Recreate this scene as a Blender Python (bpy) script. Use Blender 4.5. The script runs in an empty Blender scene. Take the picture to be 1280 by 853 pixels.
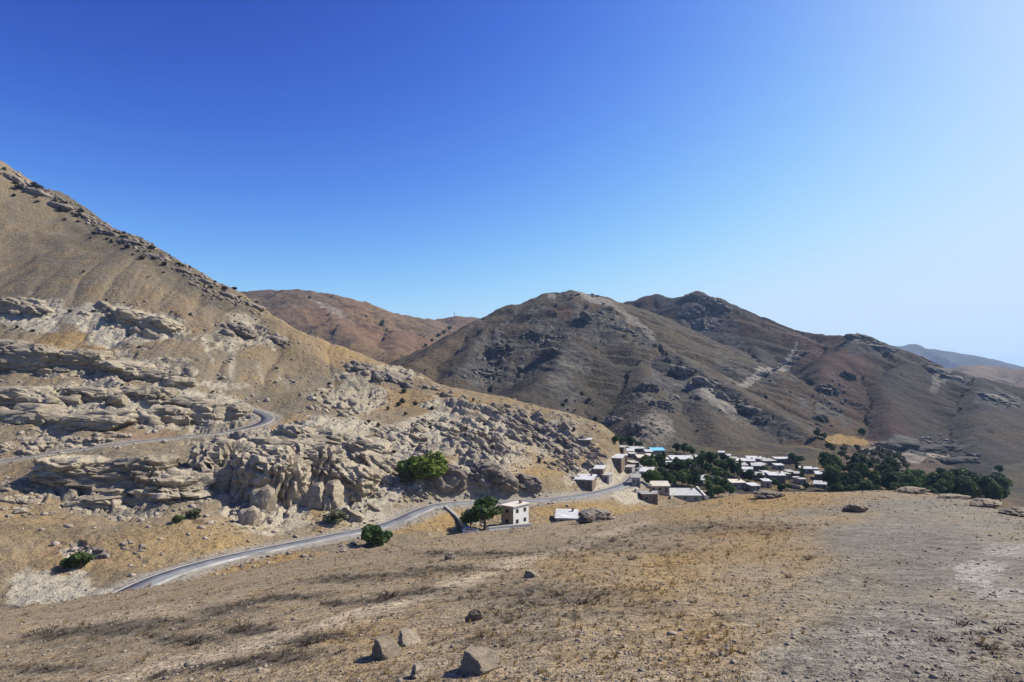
import bpy, math, random
import numpy as np
from mathutils import Vector, Matrix, Euler

scene = bpy.context.scene
COL = scene.collection
R = math.radians
rng = np.random.default_rng(7)
random.seed(7)

# ------------------------------------------------------------------ camera
FPX = 782.0                     # focal length in pixels of the 1280 wide photograph
PITCH = math.atan((490 - 426.5) / FPX)
cam_d = bpy.data.cameras.new('camera')
cam_d.sensor_width = 36.0
cam_d.lens = 36.0 * FPX / 1280.0
cam_d.clip_start = 0.1
cam_d.clip_end = 30000
cam = bpy.data.objects.new('camera', cam_d)
COL.objects.link(cam)
cam.location = (0, 0, 0)
cam.rotation_euler = (math.pi / 2 + PITCH, 0, 0)
scene.camera = cam

# ------------------------------------------------------------------ sky and sun
SUN_AZ, SUN_EL = R(70), R(43)   # azimuth to the right of the view direction
world = bpy.data.worlds.new('World')
scene.world = world
world.use_nodes = True
wn = world.node_tree
bg = wn.nodes['Background']
sky = wn.nodes.new('ShaderNodeTexSky')
sky.sky_type = 'NISHITA'
sky.sun_disc = False
sky.sun_elevation = SUN_EL
sky.sun_rotation = SUN_AZ
sky.altitude = 1800
sky.air_density = 1.0
sky.dust_density = 3.0
sky.ozone_density = 3.0
# film-like response of the photograph's sky, the same for every direction
sep = wn.nodes.new('ShaderNodeSeparateColor'); wn.links.new(sky.outputs[0], sep.inputs[0])
com = wn.nodes.new('ShaderNodeCombineColor')
def wmath(op, a, b=None):
    n = wn.nodes.new('ShaderNodeMath'); n.operation = op
    for i, v in enumerate((a, b)):
        if v is None: continue
        if isinstance(v, (int, float)): n.inputs[i].default_value = v
        else: wn.links.new(v, n.inputs[i])
    return n.outputs[0]
for ch, (p, g, top) in enumerate(((3.0, 0.40, 0.65), (3.0, 0.33, 0.81), (2.575, 0.305, 1.0))):
    v = wmath('POWER', wmath('MULTIPLY', sep.outputs[ch], g), p)
    v = wmath('SUBTRACT', 1.0, wmath('EXPONENT', wmath('MULTIPLY', v, -1.0)))
    wn.links.new(wmath('MULTIPLY', v, 5.8 * top), com.inputs[ch])
wn.links.new(com.outputs[0], bg.inputs['Color'])
bg.inputs['Strength'].default_value = 0.125

sun_d = bpy.data.lights.new('sun', 'SUN')
sun_d.energy = 5.0
sun_d.angle = R(0.53)
sun_d.color = (1.0, 0.95, 0.85)
sun = bpy.data.objects.new('sun', sun_d)
COL.objects.link(sun)
sdir = Vector((math.sin(SUN_AZ) * math.cos(SUN_EL), math.cos(SUN_AZ) * math.cos(SUN_EL), math.sin(SUN_EL)))
sun.rotation_euler = sdir.to_track_quat('Z', 'Y').to_euler()
sun.location = sdir * 500

vs = scene.view_settings
vs.view_transform = 'Standard'
vs.look = 'None'
vs.exposure = 0.45
vs.gamma = 1.0
scene.render.film_transparent = False
scene.cycles.use_denoising = True
scene.cycles.max_bounces = 5
scene.cycles.diffuse_bounces = 3
scene.cycles.volume_bounces = 1
scene.cycles.transparent_max_bounces = 8

# ------------------------------------------------------------------ noise
def _hash(ix, iy, seed):
    h = (ix.astype(np.int64) * 374761393 + iy.astype(np.int64) * 668265263 + seed * 982451653) & 0xFFFFFFFF
    h = ((h ^ (h >> 13)) * 1274126177) & 0xFFFFFFFF
    h = ((h ^ (h >> 16)) * 2246822519) & 0xFFFFFFFF
    return (h ^ (h >> 15)) & 0xFFFFFFFF

def pnoise(x, y, seed=0):
    ix, iy = np.floor(x), np.floor(y)
    fx, fy = x - ix, y - iy
    u = fx * fx * fx * (fx * (fx * 6 - 15) + 10)
    v = fy * fy * fy * (fy * (fy * 6 - 15) + 10)
    def g(dx, dy):
        a = _hash(ix + dx, iy + dy, seed) * (2 * math.pi / 4294967296.0)
        return np.cos(a) * (fx - dx) + np.sin(a) * (fy - dy)
    n0 = g(0, 0) * (1 - u) + g(1, 0) * u
    n1 = g(0, 1) * (1 - u) + g(1, 1) * u
    return (n0 * (1 - v) + n1 * v) * 1.4

def fbm(x, y, wl, octs=4, seed=0, gain=0.5, ridged=False):
    s = np.zeros_like(x); a = 1.0; t = 0.0
    for o in range(octs):
        n = pnoise(x / wl + 17.3 * o, y / wl - 9.1 * o, seed + o * 31)
        s += a * ((1 - 2 * np.abs(n)) if ridged else n)
        t += a; a *= gain; wl *= 0.5
    return s / t

def vor(x, y, seed=0):
    """first and second cell distance and the cell's random number"""
    ix, iy = np.floor(x), np.floor(y)
    f1 = np.full(x.shape, 9.0); f2 = np.full(x.shape, 9.0); cid = np.zeros(x.shape)
    for dx in (-1, 0, 1):
        for dy in (-1, 0, 1):
            h = _hash(ix + dx, iy + dy, seed)
            px = ix + dx + (h & 0xFFFF) / 65536.0
            py = iy + dy + (h >> 16) / 65536.0
            d = np.hypot(x - px, y - py)
            n1 = d < f1
            f2 = np.where(n1, f1, np.minimum(f2, d))
            cid = np.where(n1, (h % 10007) / 10007.0, cid)
            f1 = np.where(n1, d, f1)
    return f1, f2, cid

def sstep(a, b, x):
    t = np.clip((x - a) / (b - a), 0, 1)
    return t * t * (3 - 2 * t)

def smax(a, b, k):
    h = np.clip(0.5 + 0.5 * (a - b) / k, 0, 1)
    return b * (1 - h) + a * h + k * h * (1 - h)

# ------------------------------------------------------------------ survey of the place: sight lines with distances
CP, SP = math.cos(PITCH), math.sin(PITCH)
def ray(px, py):
    cx = (np.asarray(px, float) - 640) / FPX; cy = (426.5 - np.asarray(py, float)) / FPX
    return cx, CP - cy * SP, SP + cy * CP
def at(px, py, Y):
    x, y, z = ray(px, py)
    return np.array([x / y * Y, Y + 0 * x, z / y * Y])
def project(x, y, z):
    d = y * CP + z * SP
    u = -y * SP + z * CP
    return 640 + FPX * x / d, 426.5 - FPX * u / d

class RBF:
    def __init__(self, P, v, reg=0.0):
        self.P = P
        d = np.hypot(P[:, None, 0] - P[None, :, 0], P[:, None, 1] - P[None, :, 1])
        n = len(P)
        A = np.zeros((n + 3, n + 3))
        A[:n, :n] = self.k(d) + reg * np.eye(n)
        A[:n, n] = 1; A[:n, n + 1:] = P
        A[n, :n] = 1; A[n + 1:, :n] = P.T
        self.w = np.linalg.solve(A, np.concatenate([v, np.zeros(3)]))
    def k(self, d):
        return np.sqrt(d * d + 0.0025) * -1.0
    def __call__(self, a, b):
        out = self.w[-3] + self.w[-2] * a + self.w[-1] * b
        for i in range(len(self.P)):
            out = out + self.w[i] * self.k(np.hypot(a - self.P[i, 0], b - self.P[i, 1]))
        return out

def polar(x, y):
    return np.arctan2(x, y), np.log(np.maximum(np.hypot(x, y), 0.5))

# --- the hill the camera stands on
CREST = [(-250, 790, 66), (-100, 782, 68), (0, 772, 70), (150, 756, 72), (300, 727, 72), (450, 692, 72), (560, 669, 68), (640, 663, 64), (720, 656, 62),
         (800, 641, 57), (880, 628, 52), (930, 618, 48), (1040, 615, 44), (1140, 613, 43), (1200, 623, 37), (1280, 642, 30), (1400, 665, 26)]
NEAR = [(0, 853, 7.5), (320, 853, 5.2), (640, 853, 4.1), (960, 853, 3.7), (1280, 853, 3.5), (1280, 740, 8.0), (1100, 740, 8.0),
        (1120, 670, 18), (900, 700, 12.5), (1280, 680, 15)]
fp = np.array([at(*c) for c in CREST + NEAR])
fa, fl = polar(fp[:, 0], fp[:, 1])
F_rbf = RBF(np.stack([fa, fl * 0.5], 1), (fp[:, 2] + 1.7) / np.hypot(fp[:, 0], fp[:, 1]), 0.01)
c_az = fa[:len(CREST)]; c_r = np.hypot(fp[:len(CREST), 0], fp[:len(CREST), 1])

def near_hill(x, y):
    az, lr = polar(x, y)
    azc = np.clip(az, -0.80, 0.80)
    v = F_rbf(azc, np.clip(lr, 1.1, 4.6) * 0.5)
    back = sstep(0.8, 2.6, np.abs(az))
    v = v * (1 - back) - 0.10 * back
    r = np.hypot(x, y)
    dc = np.interp(azc, c_az, c_r) * (1 - back) + 50 * back
    t = np.maximum(0, r - dc)
    return -1.7 + v * r - 0.62 * t * t / (t + 14)

# --- valley floor and the long hill on the left
ROAD_LOW = [(60, 790, 92), (110, 765, 98), (150, 746, 105), (200, 722, 115), (270, 701, 128), (350, 684, 142), (430, 668, 155), (490, 655, 166), (530, 636, 178),
            (560, 630, 186), (600, 628, 191), (650, 627, 196), (720, 621, 206), (760, 613, 222), (785, 604, 240), (797, 590, 268), (800, 578, 300)]
ROAD_UP = [(-160, 600, 172), (-80, 589, 178), (0, 577, 185), (100, 562, 195), (200, 549, 207), (280, 541, 217), (322, 532, 226), (336, 524, 235), (326, 516.5, 244),
           (308, 511, 250), (303, 505, 257), (322, 498, 265), (352, 492, 272), (390, 487, 282), (430, 484, 292)]
BASE = ROAD_LOW[1:] + ROAD_UP[1:] + [
    (0, 742, 112), (0, 700, 124), (0, 650, 142), (100, 655, 143), (200, 662, 140), (280, 655, 148), (-150, 700, 120), (-150, 640, 145),
    (50, 640, 150), (150, 642, 152), (150, 574, 174), (240, 640, 155), (260, 566, 188), (330, 664, 152), (420, 650, 163), (350, 556, 203), (450, 566, 208),
    (470, 636, 172), (520, 600, 190), (560, 600, 193), (600, 600, 198), (650, 604, 203), (600, 560, 225), (700, 594, 222), (760, 586, 245),
    (500, 530, 245), (600, 525, 265), (680, 545, 262), (740, 560, 258), (400, 520, 245),
    (-200, 100, 560), (-100, 152, 520), (0, 205, 480), (100, 255, 450), (200, 311, 425), (310, 372, 392), (430, 432, 355), (510, 462, 333), (620, 492, 312), (700, 517, 292), (780, 552, 270),
    (0, 400, 300), (0, 300, 385), (150, 400, 300), (150, 330, 355), (250, 420, 302), (300, 450, 292), (0, 440, 268), (0, 478, 244), (0, 532, 208),
    (150, 462, 262), (150, 506, 232), (400, 470, 305), (-150, 400, 300), (-150, 530, 205), (270, 485, 262), (470, 500, 290),
    (830, 608, 262), (800, 580, 300), (860, 577, 330), (900, 600, 300), (950, 582, 350), (1000, 578, 362), (1020, 592, 330), (850, 626, 238),
    (780, 630, 215), (720, 645, 188), (640, 652, 178), (600, 655, 172), (570, 662, 165), (500, 672, 150), (420, 685, 135), (300, 712, 118),
    (1060, 572, 420), (1100, 563, 510), (1150, 602, 430), (1230, 612, 420), (1280, 602, 450), (1057, 553, 540), (1400, 600, 450),
    (850, 566, 372), (950, 568, 395), (1030, 565, 412)]
bp = [at(*c) for c in BASE]
bp += [np.array(p) for p in [(60, 120, -40), (110, 130, -44), (130, 220, -44), (230, 240, -56), (300, 330, -62), (500, 500, -66), (20, 110, -37), (-25, 105, -36), (-75, 90, -37), (-110, 80, -38)]]
for (px, py, Y) in [(-200, 100, 560), (0, 205, 480), (100, 255, 450), (200, 311, 425), (310, 372, 392), (430, 432, 355), (510, 462, 333), (620, 492, 312), (700, 517, 292)]:
    p = at(px, py, Y)
    bp.append(np.array([p[0] * 1.30, p[1] * 1.30, max(-36, p[2] - 60)]))
    bp.append(np.array([p[0] * 1.75, p[1] * 1.75, -34]))
for x, y in [(0, 560), (150, 560), (300, 650), (0, 900), (400, 900), (-300, 1100), (700, 900), (900, 700), (0, 2500), (1500, 2500), (-1800, 2500), (3000, 4000), (0, 6500), (-4000, 5000)]:
    bp.append(np.array([x, y, -40 if y < 1000 else -30]))
bp = np.array(bp)
ba, bl = polar(bp[:, 0], bp[:, 1])
B_rbf = RBF(np.stack([ba, bl], 1), bp[:, 2] / np.hypot(bp[:, 0], bp[:, 1]), 0.002)

def valley(x, y):
    az, lr = polar(x, y)
    r = np.hypot(x, y)
    lo = math.log(100)
    lrc = np.clip(lr, lo, 8.9)
    e = B_rbf(np.clip(az, -0.85, 0.85), lrc)
    z = e * np.maximum(r, 100)
    back = sstep(0.85, 1.6, np.abs(az))
    return z * (1 - back) - 42 * back

# --- mountains as ridge lines
def RL(pts): return np.array([at(*p) for p in pts])
RIDGES = {   # group: (slope, [polylines])
 'C': (0.50, [
   [(515, 452, 640), (560, 424, 720), (600, 402, 780), (640, 383, 810), (680, 369, 830), (710, 364, 840), (745, 370, 840), (780, 381, 870), (830, 400, 930)],
   [(748, 372, 840), (790, 412, 740), (840, 441, 660), (900, 476, 580), (960, 511, 510), (1010, 545, 455), (1045, 568, 415)],
   [(742, 385, 800), (744, 400, 730), (715, 428, 650), (685, 460, 570), (655, 492, 490)],
   [(800, 424, 700), (800, 460, 600), (810, 500, 500), (820, 535, 420)],
   [(620, 395, 790), (585, 440, 660), (560, 470, 580)],
   [(680, 372, 825), (660, 410, 740), (640, 450, 640)],
   [(870, 470, 600), (880, 505, 510), (900, 545, 430)]]),
 'D': (0.50, [
   [(760, 390, 1350), (790, 379, 1300), (822, 369, 1250), (846, 373, 1200), (870, 366, 1150), (895, 374, 1130), (940, 398, 1090), (980, 412, 1060), (1010, 417, 1040), (1040, 421, 1000),
    (1070, 418, 930), (1095, 428, 900), (1130, 445, 860), (1180, 461, 830), (1230, 474, 800), (1280, 488, 780), (1360, 508, 760)],
   [(870, 366, 1150), (850, 400, 1030), (860, 430, 900), (890, 455, 780)],
   [(940, 398, 1090), (940, 430, 930), (960, 470, 760), (990, 510, 640)],
   [(1070, 418, 930), (1045, 444, 830), (1020, 470, 740), (1020, 510, 640), (1040, 535, 580)],
   [(1130, 445, 860), (1115, 470, 760), (1110, 500, 670), (1125, 535, 570), (1150, 570, 500)],
   [(1230, 474, 800), (1220, 505, 680), (1225, 545, 560), (1205, 585, 470)],
   [(1360, 508, 760), (1320, 545, 600), (1290, 585, 490)]]),
 'B': (0.36, [
   [(200, 380, 1500), (300, 367, 1450), (340, 363, 1420), (385, 363, 1400), (430, 373, 1400), (480, 389, 1450), (530, 399, 1500), (560, 408, 1550)],
   [(380, 363, 1400), (420, 400, 1150), (455, 432, 950)],
   [(450, 378, 1400), (500, 415, 1150), (500, 442, 900)],
   [(530, 399, 1500), (535, 415, 1250), (520, 440, 950)],
   [(520, 404, 1900), (575, 396, 1900), (620, 402, 1900), (680, 410, 1900)]]),
 'E': (0.33, [
   [(1150, 470, 2300), (1180, 459, 2250), (1215, 457, 2200), (1280, 463, 2100), (1380, 470, 2000)],
   [(1215, 457, 2200), (1200, 475, 1700)], [(1300, 465, 2100), (1280, 490, 1500)]]),
 'G': (0.30, [
   [(1000, 440, 5200), (1060, 433, 5200), (1110, 430, 5200), (1145, 431, 5200), (1175, 440, 5000), (1215, 448, 5000), (1250, 452, 4900), (1290, 458, 4800), (1400, 470, 4600)],
   [(1145, 431, 5200), (1200, 455, 4300)], [(1230, 450, 4950), (1290, 466, 4000)]])}
GROUPS = list(RIDGES)

def mountains(x, y):
    wx = x + 18 * fbm(x, y, 160, 3, 5); wy = y + 18 * fbm(x, y, 160, 3, 9)
    best = np.full(x.shape, -400.0); gid = np.zeros(x.shape, np.int8) - 1
    arc = np.zeros(x.shape); dist = np.full(x.shape, 1e4)
    n = 0
    for gi, g in enumerate(GROUPS):
        slope, lines = RIDGES[g]
        gb = np.full(x.shape, -400.0)
        top = np.full(x.shape, -400.0); ga = np.zeros(x.shape); gd = np.full(x.shape, 1e4)
        for ln in lines:
            p = RL(ln); n += 1
            s0 = n * 977.0
            for a, b in zip(p[:-1], p[1:]):
                ab = b[:2] - a[:2]; L = math.sqrt(ab @ ab)
                t = np.clip(((wx - a[0]) * ab[0] + (wy - a[1]) * ab[1]) / (L * L), 0, 1)
                d = np.hypot(wx - a[0] - t * ab[0], wy - a[1] - t * ab[1])
                k = 5.0 if g in 'CD' else 14.0 if g != 'G' else 50.0
                z = a[2] + t * (b[2] - a[2]) - slope * (np.sqrt(d * d + k * k) - k)
                m = z > top
                top = np.where(m, z, top); ga = np.where(m, s0 + t * L, ga); gd = np.where(m, d, gd)
                gb = smax(gb, z, 3.0)
                s0 += L
        up = gb > best
        gid = np.where(up, gi, gid); best = np.where(up, gb, best)
        arc = np.where(up, ga, arc); dist = np.where(up, gd, dist)
    # water-worn gullies running down from the ridges
    sc = np.clip(np.hypot(x, y) / 700, 0.7, 6)
    w = fbm(x, y, 60, 2, 71) * 14
    gl = 1 - np.abs(pnoise((arc + w) / (46 * sc), dist / (260 * sc), 72)) * 2.2
    gl2 = 1 - np.abs(pnoise((arc + w) / (17 * sc), dist / (120 * sc), 73)) * 2.2
    best = best - sstep(6, 90, dist) * sc * (7.5 * np.maximum(gl, 0) ** 2 + 2.6 * np.maximum(gl2, 0) ** 2)
    return best, gid

# --- roads: the ground is benched to them
def spline(pts, step):
    P = np.array([at(*p) for p in pts])
    out = []
    n = len(P)
    for i in range(n - 1):
        p0, p1, p2, p3 = P[max(i - 1, 0)], P[i], P[i + 1], P[min(i + 2, n - 1)]
        m = max(2, int(np.linalg.norm(p2 - p1) / step))
        for j in range(m):
            t = j / m
            out.append(0.5 * ((2 * p1) + (-p0 + p2) * t + (2 * p0 - 5 * p1 + 4 * p2 - p3) * t * t + (-p0 + 3 * p1 - 3 * p2 + p3) * t ** 3))
    out.append(P[-1])
    return np.array(out)
road_low = spline(ROAD_LOW, 2.0)
road_up = spline(ROAD_UP, 2.0)
for rd in (road_low, road_up):
    for _ in range(6):
        rd[1:-1] = 0.25 * rd[:-2] + 0.5 * rd[1:-1] + 0.25 * rd[2:]

def road_near(x, y, rd):
    d = np.full(x.shape, 1e9); z = np.zeros(x.shape)
    for a, b in zip(rd[:-1:2], np.vstack([rd[2::2], rd[-1:]])):
        ab = b[:2] - a[:2]
        t = np.clip(((x - a[0]) * ab[0] + (y - a[1]) * ab[1]) / max(ab @ ab, 1e-6), 0, 1)
        dd = np.hypot(x - a[0] - t * ab[0], y - a[1] - t * ab[1])
        n = dd < d
        d = np.where(n, dd, d); z = np.where(n, a[2] + t * (b[2] - a[2]), z)
    return d, z

# ------------------------------------------------------------------ the whole ground as one height function
def H0(x, y):
    x = np.asarray(x, float); y = np.asarray(y, float)
    r = np.hypot(x, y)
    z = valley(x, y)
    far = r > 330
    m = np.full(x.shape, -400.0); g = np.zeros(x.shape, np.int8) - 1
    if far.any():
        mm, gg = mountains(x[far], y[far]); m[far] = mm; g[far] = gg
    g = np.where(m > z, g, -1)
    z = smax(z, m, 8.0)
    nh = near_hill(x, y)
    g = np.where(nh > z, -2, g)
    return smax(z, nh, 1.2), g

def hit(px, py, fn=None, rmin=2.5, rmax=6500, n=900):
    """where the line of sight meets the ground"""
    fn = fn or (lambda a, b: H0(a, b)[0])
    px = np.atleast_1d(np.asarray(px, float)); py = np.atleast_1d(np.asarray(py, float))
    dx, dy, dz = ray(px, py)
    h = np.hypot(dx, dy)
    rs = np.geomspace(rmin, rmax, n)
    X = dx[:, None] / h[:, None] * rs; Y = dy[:, None] / h[:, None] * rs; Z = dz[:, None] / h[:, None] * rs
    below = Z < fn(X.ravel(), Y.ravel()).reshape(X.shape)
    i = np.argmax(below, 1); ok = below.any(1)
    lo = rs[np.maximum(i - 1, 0)]; hi = rs[i]
    for _ in range(12):
        mid = (lo + hi) / 2
        b = dz / h * mid < fn(dx / h * mid, dy / h * mid)
        hi = np.where(b, mid, hi); lo = np.where(b, lo, mid)
    r = np.where(ok, hi, 3000)
    return np.stack([dx / h * r, dy / h * r, dz / h * r], 1)

class Patch:
    """an ellipse lying on the ground, ragged edge, found from where it is seen"""
    def __init__(self, px, py, w, h, soft=0.45, amp=1.0, seed=0, rot=0.0):
        self.a = (px, py, w, h, rot); self.soft = soft; self.amp = amp; self.seed = seed
    def solve(self, c, gx, gy):
        px, py, w, h, rot = self.a
        n = np.array([-gx, -gy, 1.0]); n /= np.linalg.norm(n)
        cr, sr = math.cos(rot), math.sin(rot)
        def onplane(u, v):
            d = np.array(ray(u, v)); t = (c @ n) / max(1e-3 * np.sign(d @ n) if abs(d @ n) < 1e-3 else d @ n, -1e9)
            if t < 0 or t > 3 * np.linalg.norm(c): t = np.linalg.norm(c) / np.linalg.norm(d)
            return d * t
        k = 0.15
        U = (onplane(px + k * w * cr, py + k * w * sr) - onplane(px - k * w * cr, py - k * w * sr))[:2] / (2 * k)
        V = (onplane(px - k * h * sr, py + k * h * cr) - onplane(px + k * h * sr, py - k * h * cr))[:2] / (2 * k)
        L = np.linalg.norm(c)
        for q in (U, V):                                # keep grazing ones in proportion
            m = np.linalg.norm(q)
            if m > L * 0.5: q *= L * 0.5 / m
        self.c = c; self.size = 0.5 * (np.linalg.norm(U) + np.linalg.norm(V))
        M = np.stack([U, V], 1)
        self.Mi = np.linalg.inv(M) if abs(np.linalg.det(M)) > 1e-6 else np.eye(2) / self.size
        self.M = M
    def __call__(self, x, y):
        u = self.Mi[0, 0] * (x - self.c[0]) + self.Mi[0, 1] * (y - self.c[1])
        v = self.Mi[1, 0] * (x - self.c[0]) + self.Mi[1, 1] * (y - self.c[1])
        q = np.hypot(u, v)
        m = np.zeros(x.shape)
        s = q < 2.8
        if s.any():
            w = fbm(u[s] * 1.0, v[s] * 1.0, 0.7, 3, self.seed + 3)
            m[s] = self.amp * (1 - sstep(1 - self.soft, 1 + self.soft, q[s] + 0.75 * w))
        return m

# rock patches on the left hill and on the mountains
ROCK = [Patch(*a) for a in [
    # left hill (px, py, half width, half height)
    (20, 388, 55, 22), (165, 402, 70, 26), (300, 418, 50, 20), (45, 452, 75, 24), (150, 462, 80, 22), (215, 468, 40, 18),
    (60, 508, 95, 26), (190, 515, 90, 22), (275, 520, 55, 24), (150, 608, 110, 38), (330, 600, 100, 58), (400, 610, 80, 45), (300, 545, 60, 14),
    (400, 545, 80, 22), (440, 500, 50, 22), (480, 465, 60, 16), (470, 580, 70, 28), (560, 545, 80, 25), (620, 560, 60, 40, .6, .8), (680, 545, 70, 30, .6, .75), (590, 605, 70, 22),
    (720, 560, 60, 25, .6, .75), (640, 520, 50, 18, .6, .8), (280, 478, 40, 9, .5, .7), (365, 470, 30, 9, .5, .6), (560, 505, 40, 12), (740, 590, 40, 18), (40, 545, 60, 16), (20, 610, 30, 20), (110, 690, 40, 12), (80, 555, 60, 8),
    (60, 225, 110, 14, .4, .5, 0, .46), (200, 300, 110, 16, .4, .5, 0, .52), (290, 365, 70, 14, .4, .5, 0, .52),
    # mountains
    (640, 440, 60, 40, .5, .9), (690, 440, 50, 40, .5, .9), (600, 470, 60, 25, .5, .8), (740, 400, 40, 22, .5, .9), (800, 430, 60, 22, .5, .8, 0, .5), (880, 480, 90, 24, .5, 1, 0, .5),
    (830, 500, 70, 40, .5, .8), (950, 530, 60, 14, .5, .9, 0, .5), (810, 545, 70, 22, .5, .9), (560, 440, 30, 14, .5, .6), (670, 500, 70, 22, .5, .5),
    (880, 400, 40, 38, .5, 1.0), (920, 440, 60, 30, .5, .7), (960, 470, 60, 14, .5, 1.0, 0, -.5), (1080, 430, 40, 14, .5, .9), (1040, 520, 50, 40, .5, .6, 0, -.6),
    (1190, 470, 50, 12, .5, .9, 0, .4), (1150, 560, 90, 18, .5, .9), (1250, 500, 50, 20, .5, .9), (1240, 560, 50, 20, .5, .5), (850, 375, 40, 12, .5, .8), (715, 368, 40, 6, .5, .7), (345, 385, 40, 8, .5, .5), (470, 405, 40, 6, .5, .4)]]
PALE = [Patch(*a) for a in [
    (40, 392, 50, 18), (150, 405, 60, 24), (110, 390, 30, 12), (290, 440, 6, 40, .8, .6), (325, 462, 4, 26, .8, .5, 0, -.3), (258, 432, 5, 28, .8, .6, 0, -.35), (352, 470, 3, 18, .8, .5, 0, -.5), (300, 400, 25, 12, .5, .6), (280, 478, 40, 6, .6, .6), (450, 620, 60, 34, .4, .9),
    (560, 535, 70, 22, .5, 1), (420, 535, 60, 14, .5, .8), (480, 570, 50, 20), (65, 738, 58, 26, .25, 1), (95, 500, 120, 30, .6, .6), (340, 645, 60, 24, .4, .7),
    (620, 560, 60, 30, .6, .6), (690, 550, 60, 30, .6, .6), (220, 500, 90, 20, .5, .7), (180, 590, 70, 20, .6, .5), (790, 625, 28, 10, .3, .8), (740, 598, 30, 10, .4, .8), (780, 590, 40, 20, .5, .7), (690, 372, 6, 3),
    (745, 377, 30, 5, .4, .8, 0, .3), (790, 400, 30, 5, .4, .7, 0, .55), (965, 462, 40, 5, .4, 1, 0, -.5), (410, 385, 30, 4, .4, .6, 0, .5), (880, 485, 60, 12, .6, .7, 0, .5), (820, 530, 30, 22, .6, .6),
    (1025, 408, 20, 4, .4, .5, 0, .5), (1180, 462, 20, 5, .5, .6), (800, 535, 25, 20, .5, .5),
    (1222, 722, 34, 20, .9, .9), (1262, 690, 50, 10, .9, .7), (1250, 745, 40, 12, .9, .7), (1190, 775, 60, 14, .9, .5), (1240, 660, 60, 6, .9, .5), (1100, 800, 90, 30, .95, .4)]]
GOLD = [Patch(*a) for a in [
    (660, 560, 50, 14, .8, .7, 0, .4), (720, 545, 40, 10, .8, .7, 0, .4), (600, 530, 50, 10, .8, .7, 0, .3), (850, 700, 50, 14, .7, .9), (800, 735, 40, 12, .7, .8), (940, 665, 60, 10, .7, .9), (1010, 705, 40, 18, .7, .8),
    (85, 425, 45, 14), (340, 400, 60, 22, .6, .7, 0, .5), (430, 440, 50, 14, .6, .8, 0, .4), (560, 505, 60, 18, .6, .9), (500, 500, 40, 14, .5, .7), (600, 570, 60, 12, .5, .9, 0, .3), (660, 590, 40, 12, .5, .9),
    (120, 700, 130, 24, .7, .55), (220, 670, 100, 22, .7, .7), (40, 660, 90, 30, .8, .4), (560, 650, 40, 20, .5, 1), (480, 660, 70, 14, .5, 1), (320, 700, 80, 14, .5, 1), (420, 640, 60, 10, .5, .9),
    (720, 635, 60, 10, .4, 1.0), (660, 630, 30, 6, .4, .8), (780, 640, 60, 8, .5, .8), (960, 625, 120, 14, .6, .9), (870, 640, 60, 10, .6, .7), (1057, 552, 27, 7, .2, 1.25), (1100, 548, 22, 8, .5, .7), (1055, 535, 20, 8, .5, .5), (1010, 553, 40, 10, .5, .7, 0, .3),
    (1030, 590, 20, 16, .5, .8), (960, 605, 30, 8, .5, .8), (905, 606, 9, 6, .3, 1), (700, 640, 60, 8, .5, .5), (840, 720, 70, 26, .8, .6), (920, 690, 90, 20, .8, .7), (880, 800, 60, 30, .8, .6), (1000, 690, 50, 22, .7, .7), (720, 700, 70, 20, .8, .4),
    (1250, 545, 40, 7, .6, .6), (1240, 520, 40, 5, .6, .4), (450, 790, 60, 20, .8, .5), (400, 400, 40, 10, .6, .5, 0, .5), (470, 415, 60, 12, .6, .6, 0, .3), (160, 580, 30, 5, .5, .5), (350, 530, 60, 8, .5, .6)]]
REDD = [Patch(*a) for a in [
    (200, 835, 100, 9, .6, 1.2, 0, -.25), (320, 805, 90, 9, .6, 1.2, 0, -.28), (430, 772, 90, 8, .6, 1.2, 0, -.3), (540, 740, 80, 7, .6, 1.2, 0, -.3), (630, 710, 70, 6, .6, 1.2, 0, -.3), (710, 685, 60, 5, .6, 1.1, 0, -.3), (775, 662, 50, 4, .6, 1, 0, -.25), (130, 775, 130, 9, .8, .6, 0, -.1),
    (740, 392, 60, 16, .6, .7), (800, 385, 60, 14, .6, .8), (930, 405, 50, 16, .6, .8), (1040, 435, 60, 12, .6, 1, 0, -.3), (990, 425, 30, 10, .6, .8), (1000, 500, 40, 20, .6, .6), (900, 430, 40, 16, .6, .5), (675, 425, 8, 30, .5, .7), (1150, 510, 60, 20, .7, .4),
    (480, 425, 90, 14, .6, .7), (430, 385, 60, 12, .6, .5), (570, 405, 50, 8, .6, .5), (190, 545, 50, 5, .5, .6), (100, 690, 40, 12, .5, .6), (1080, 545, 40, 12, .5, .7), (200, 400, 60, 30, .7, .3)]]
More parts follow.
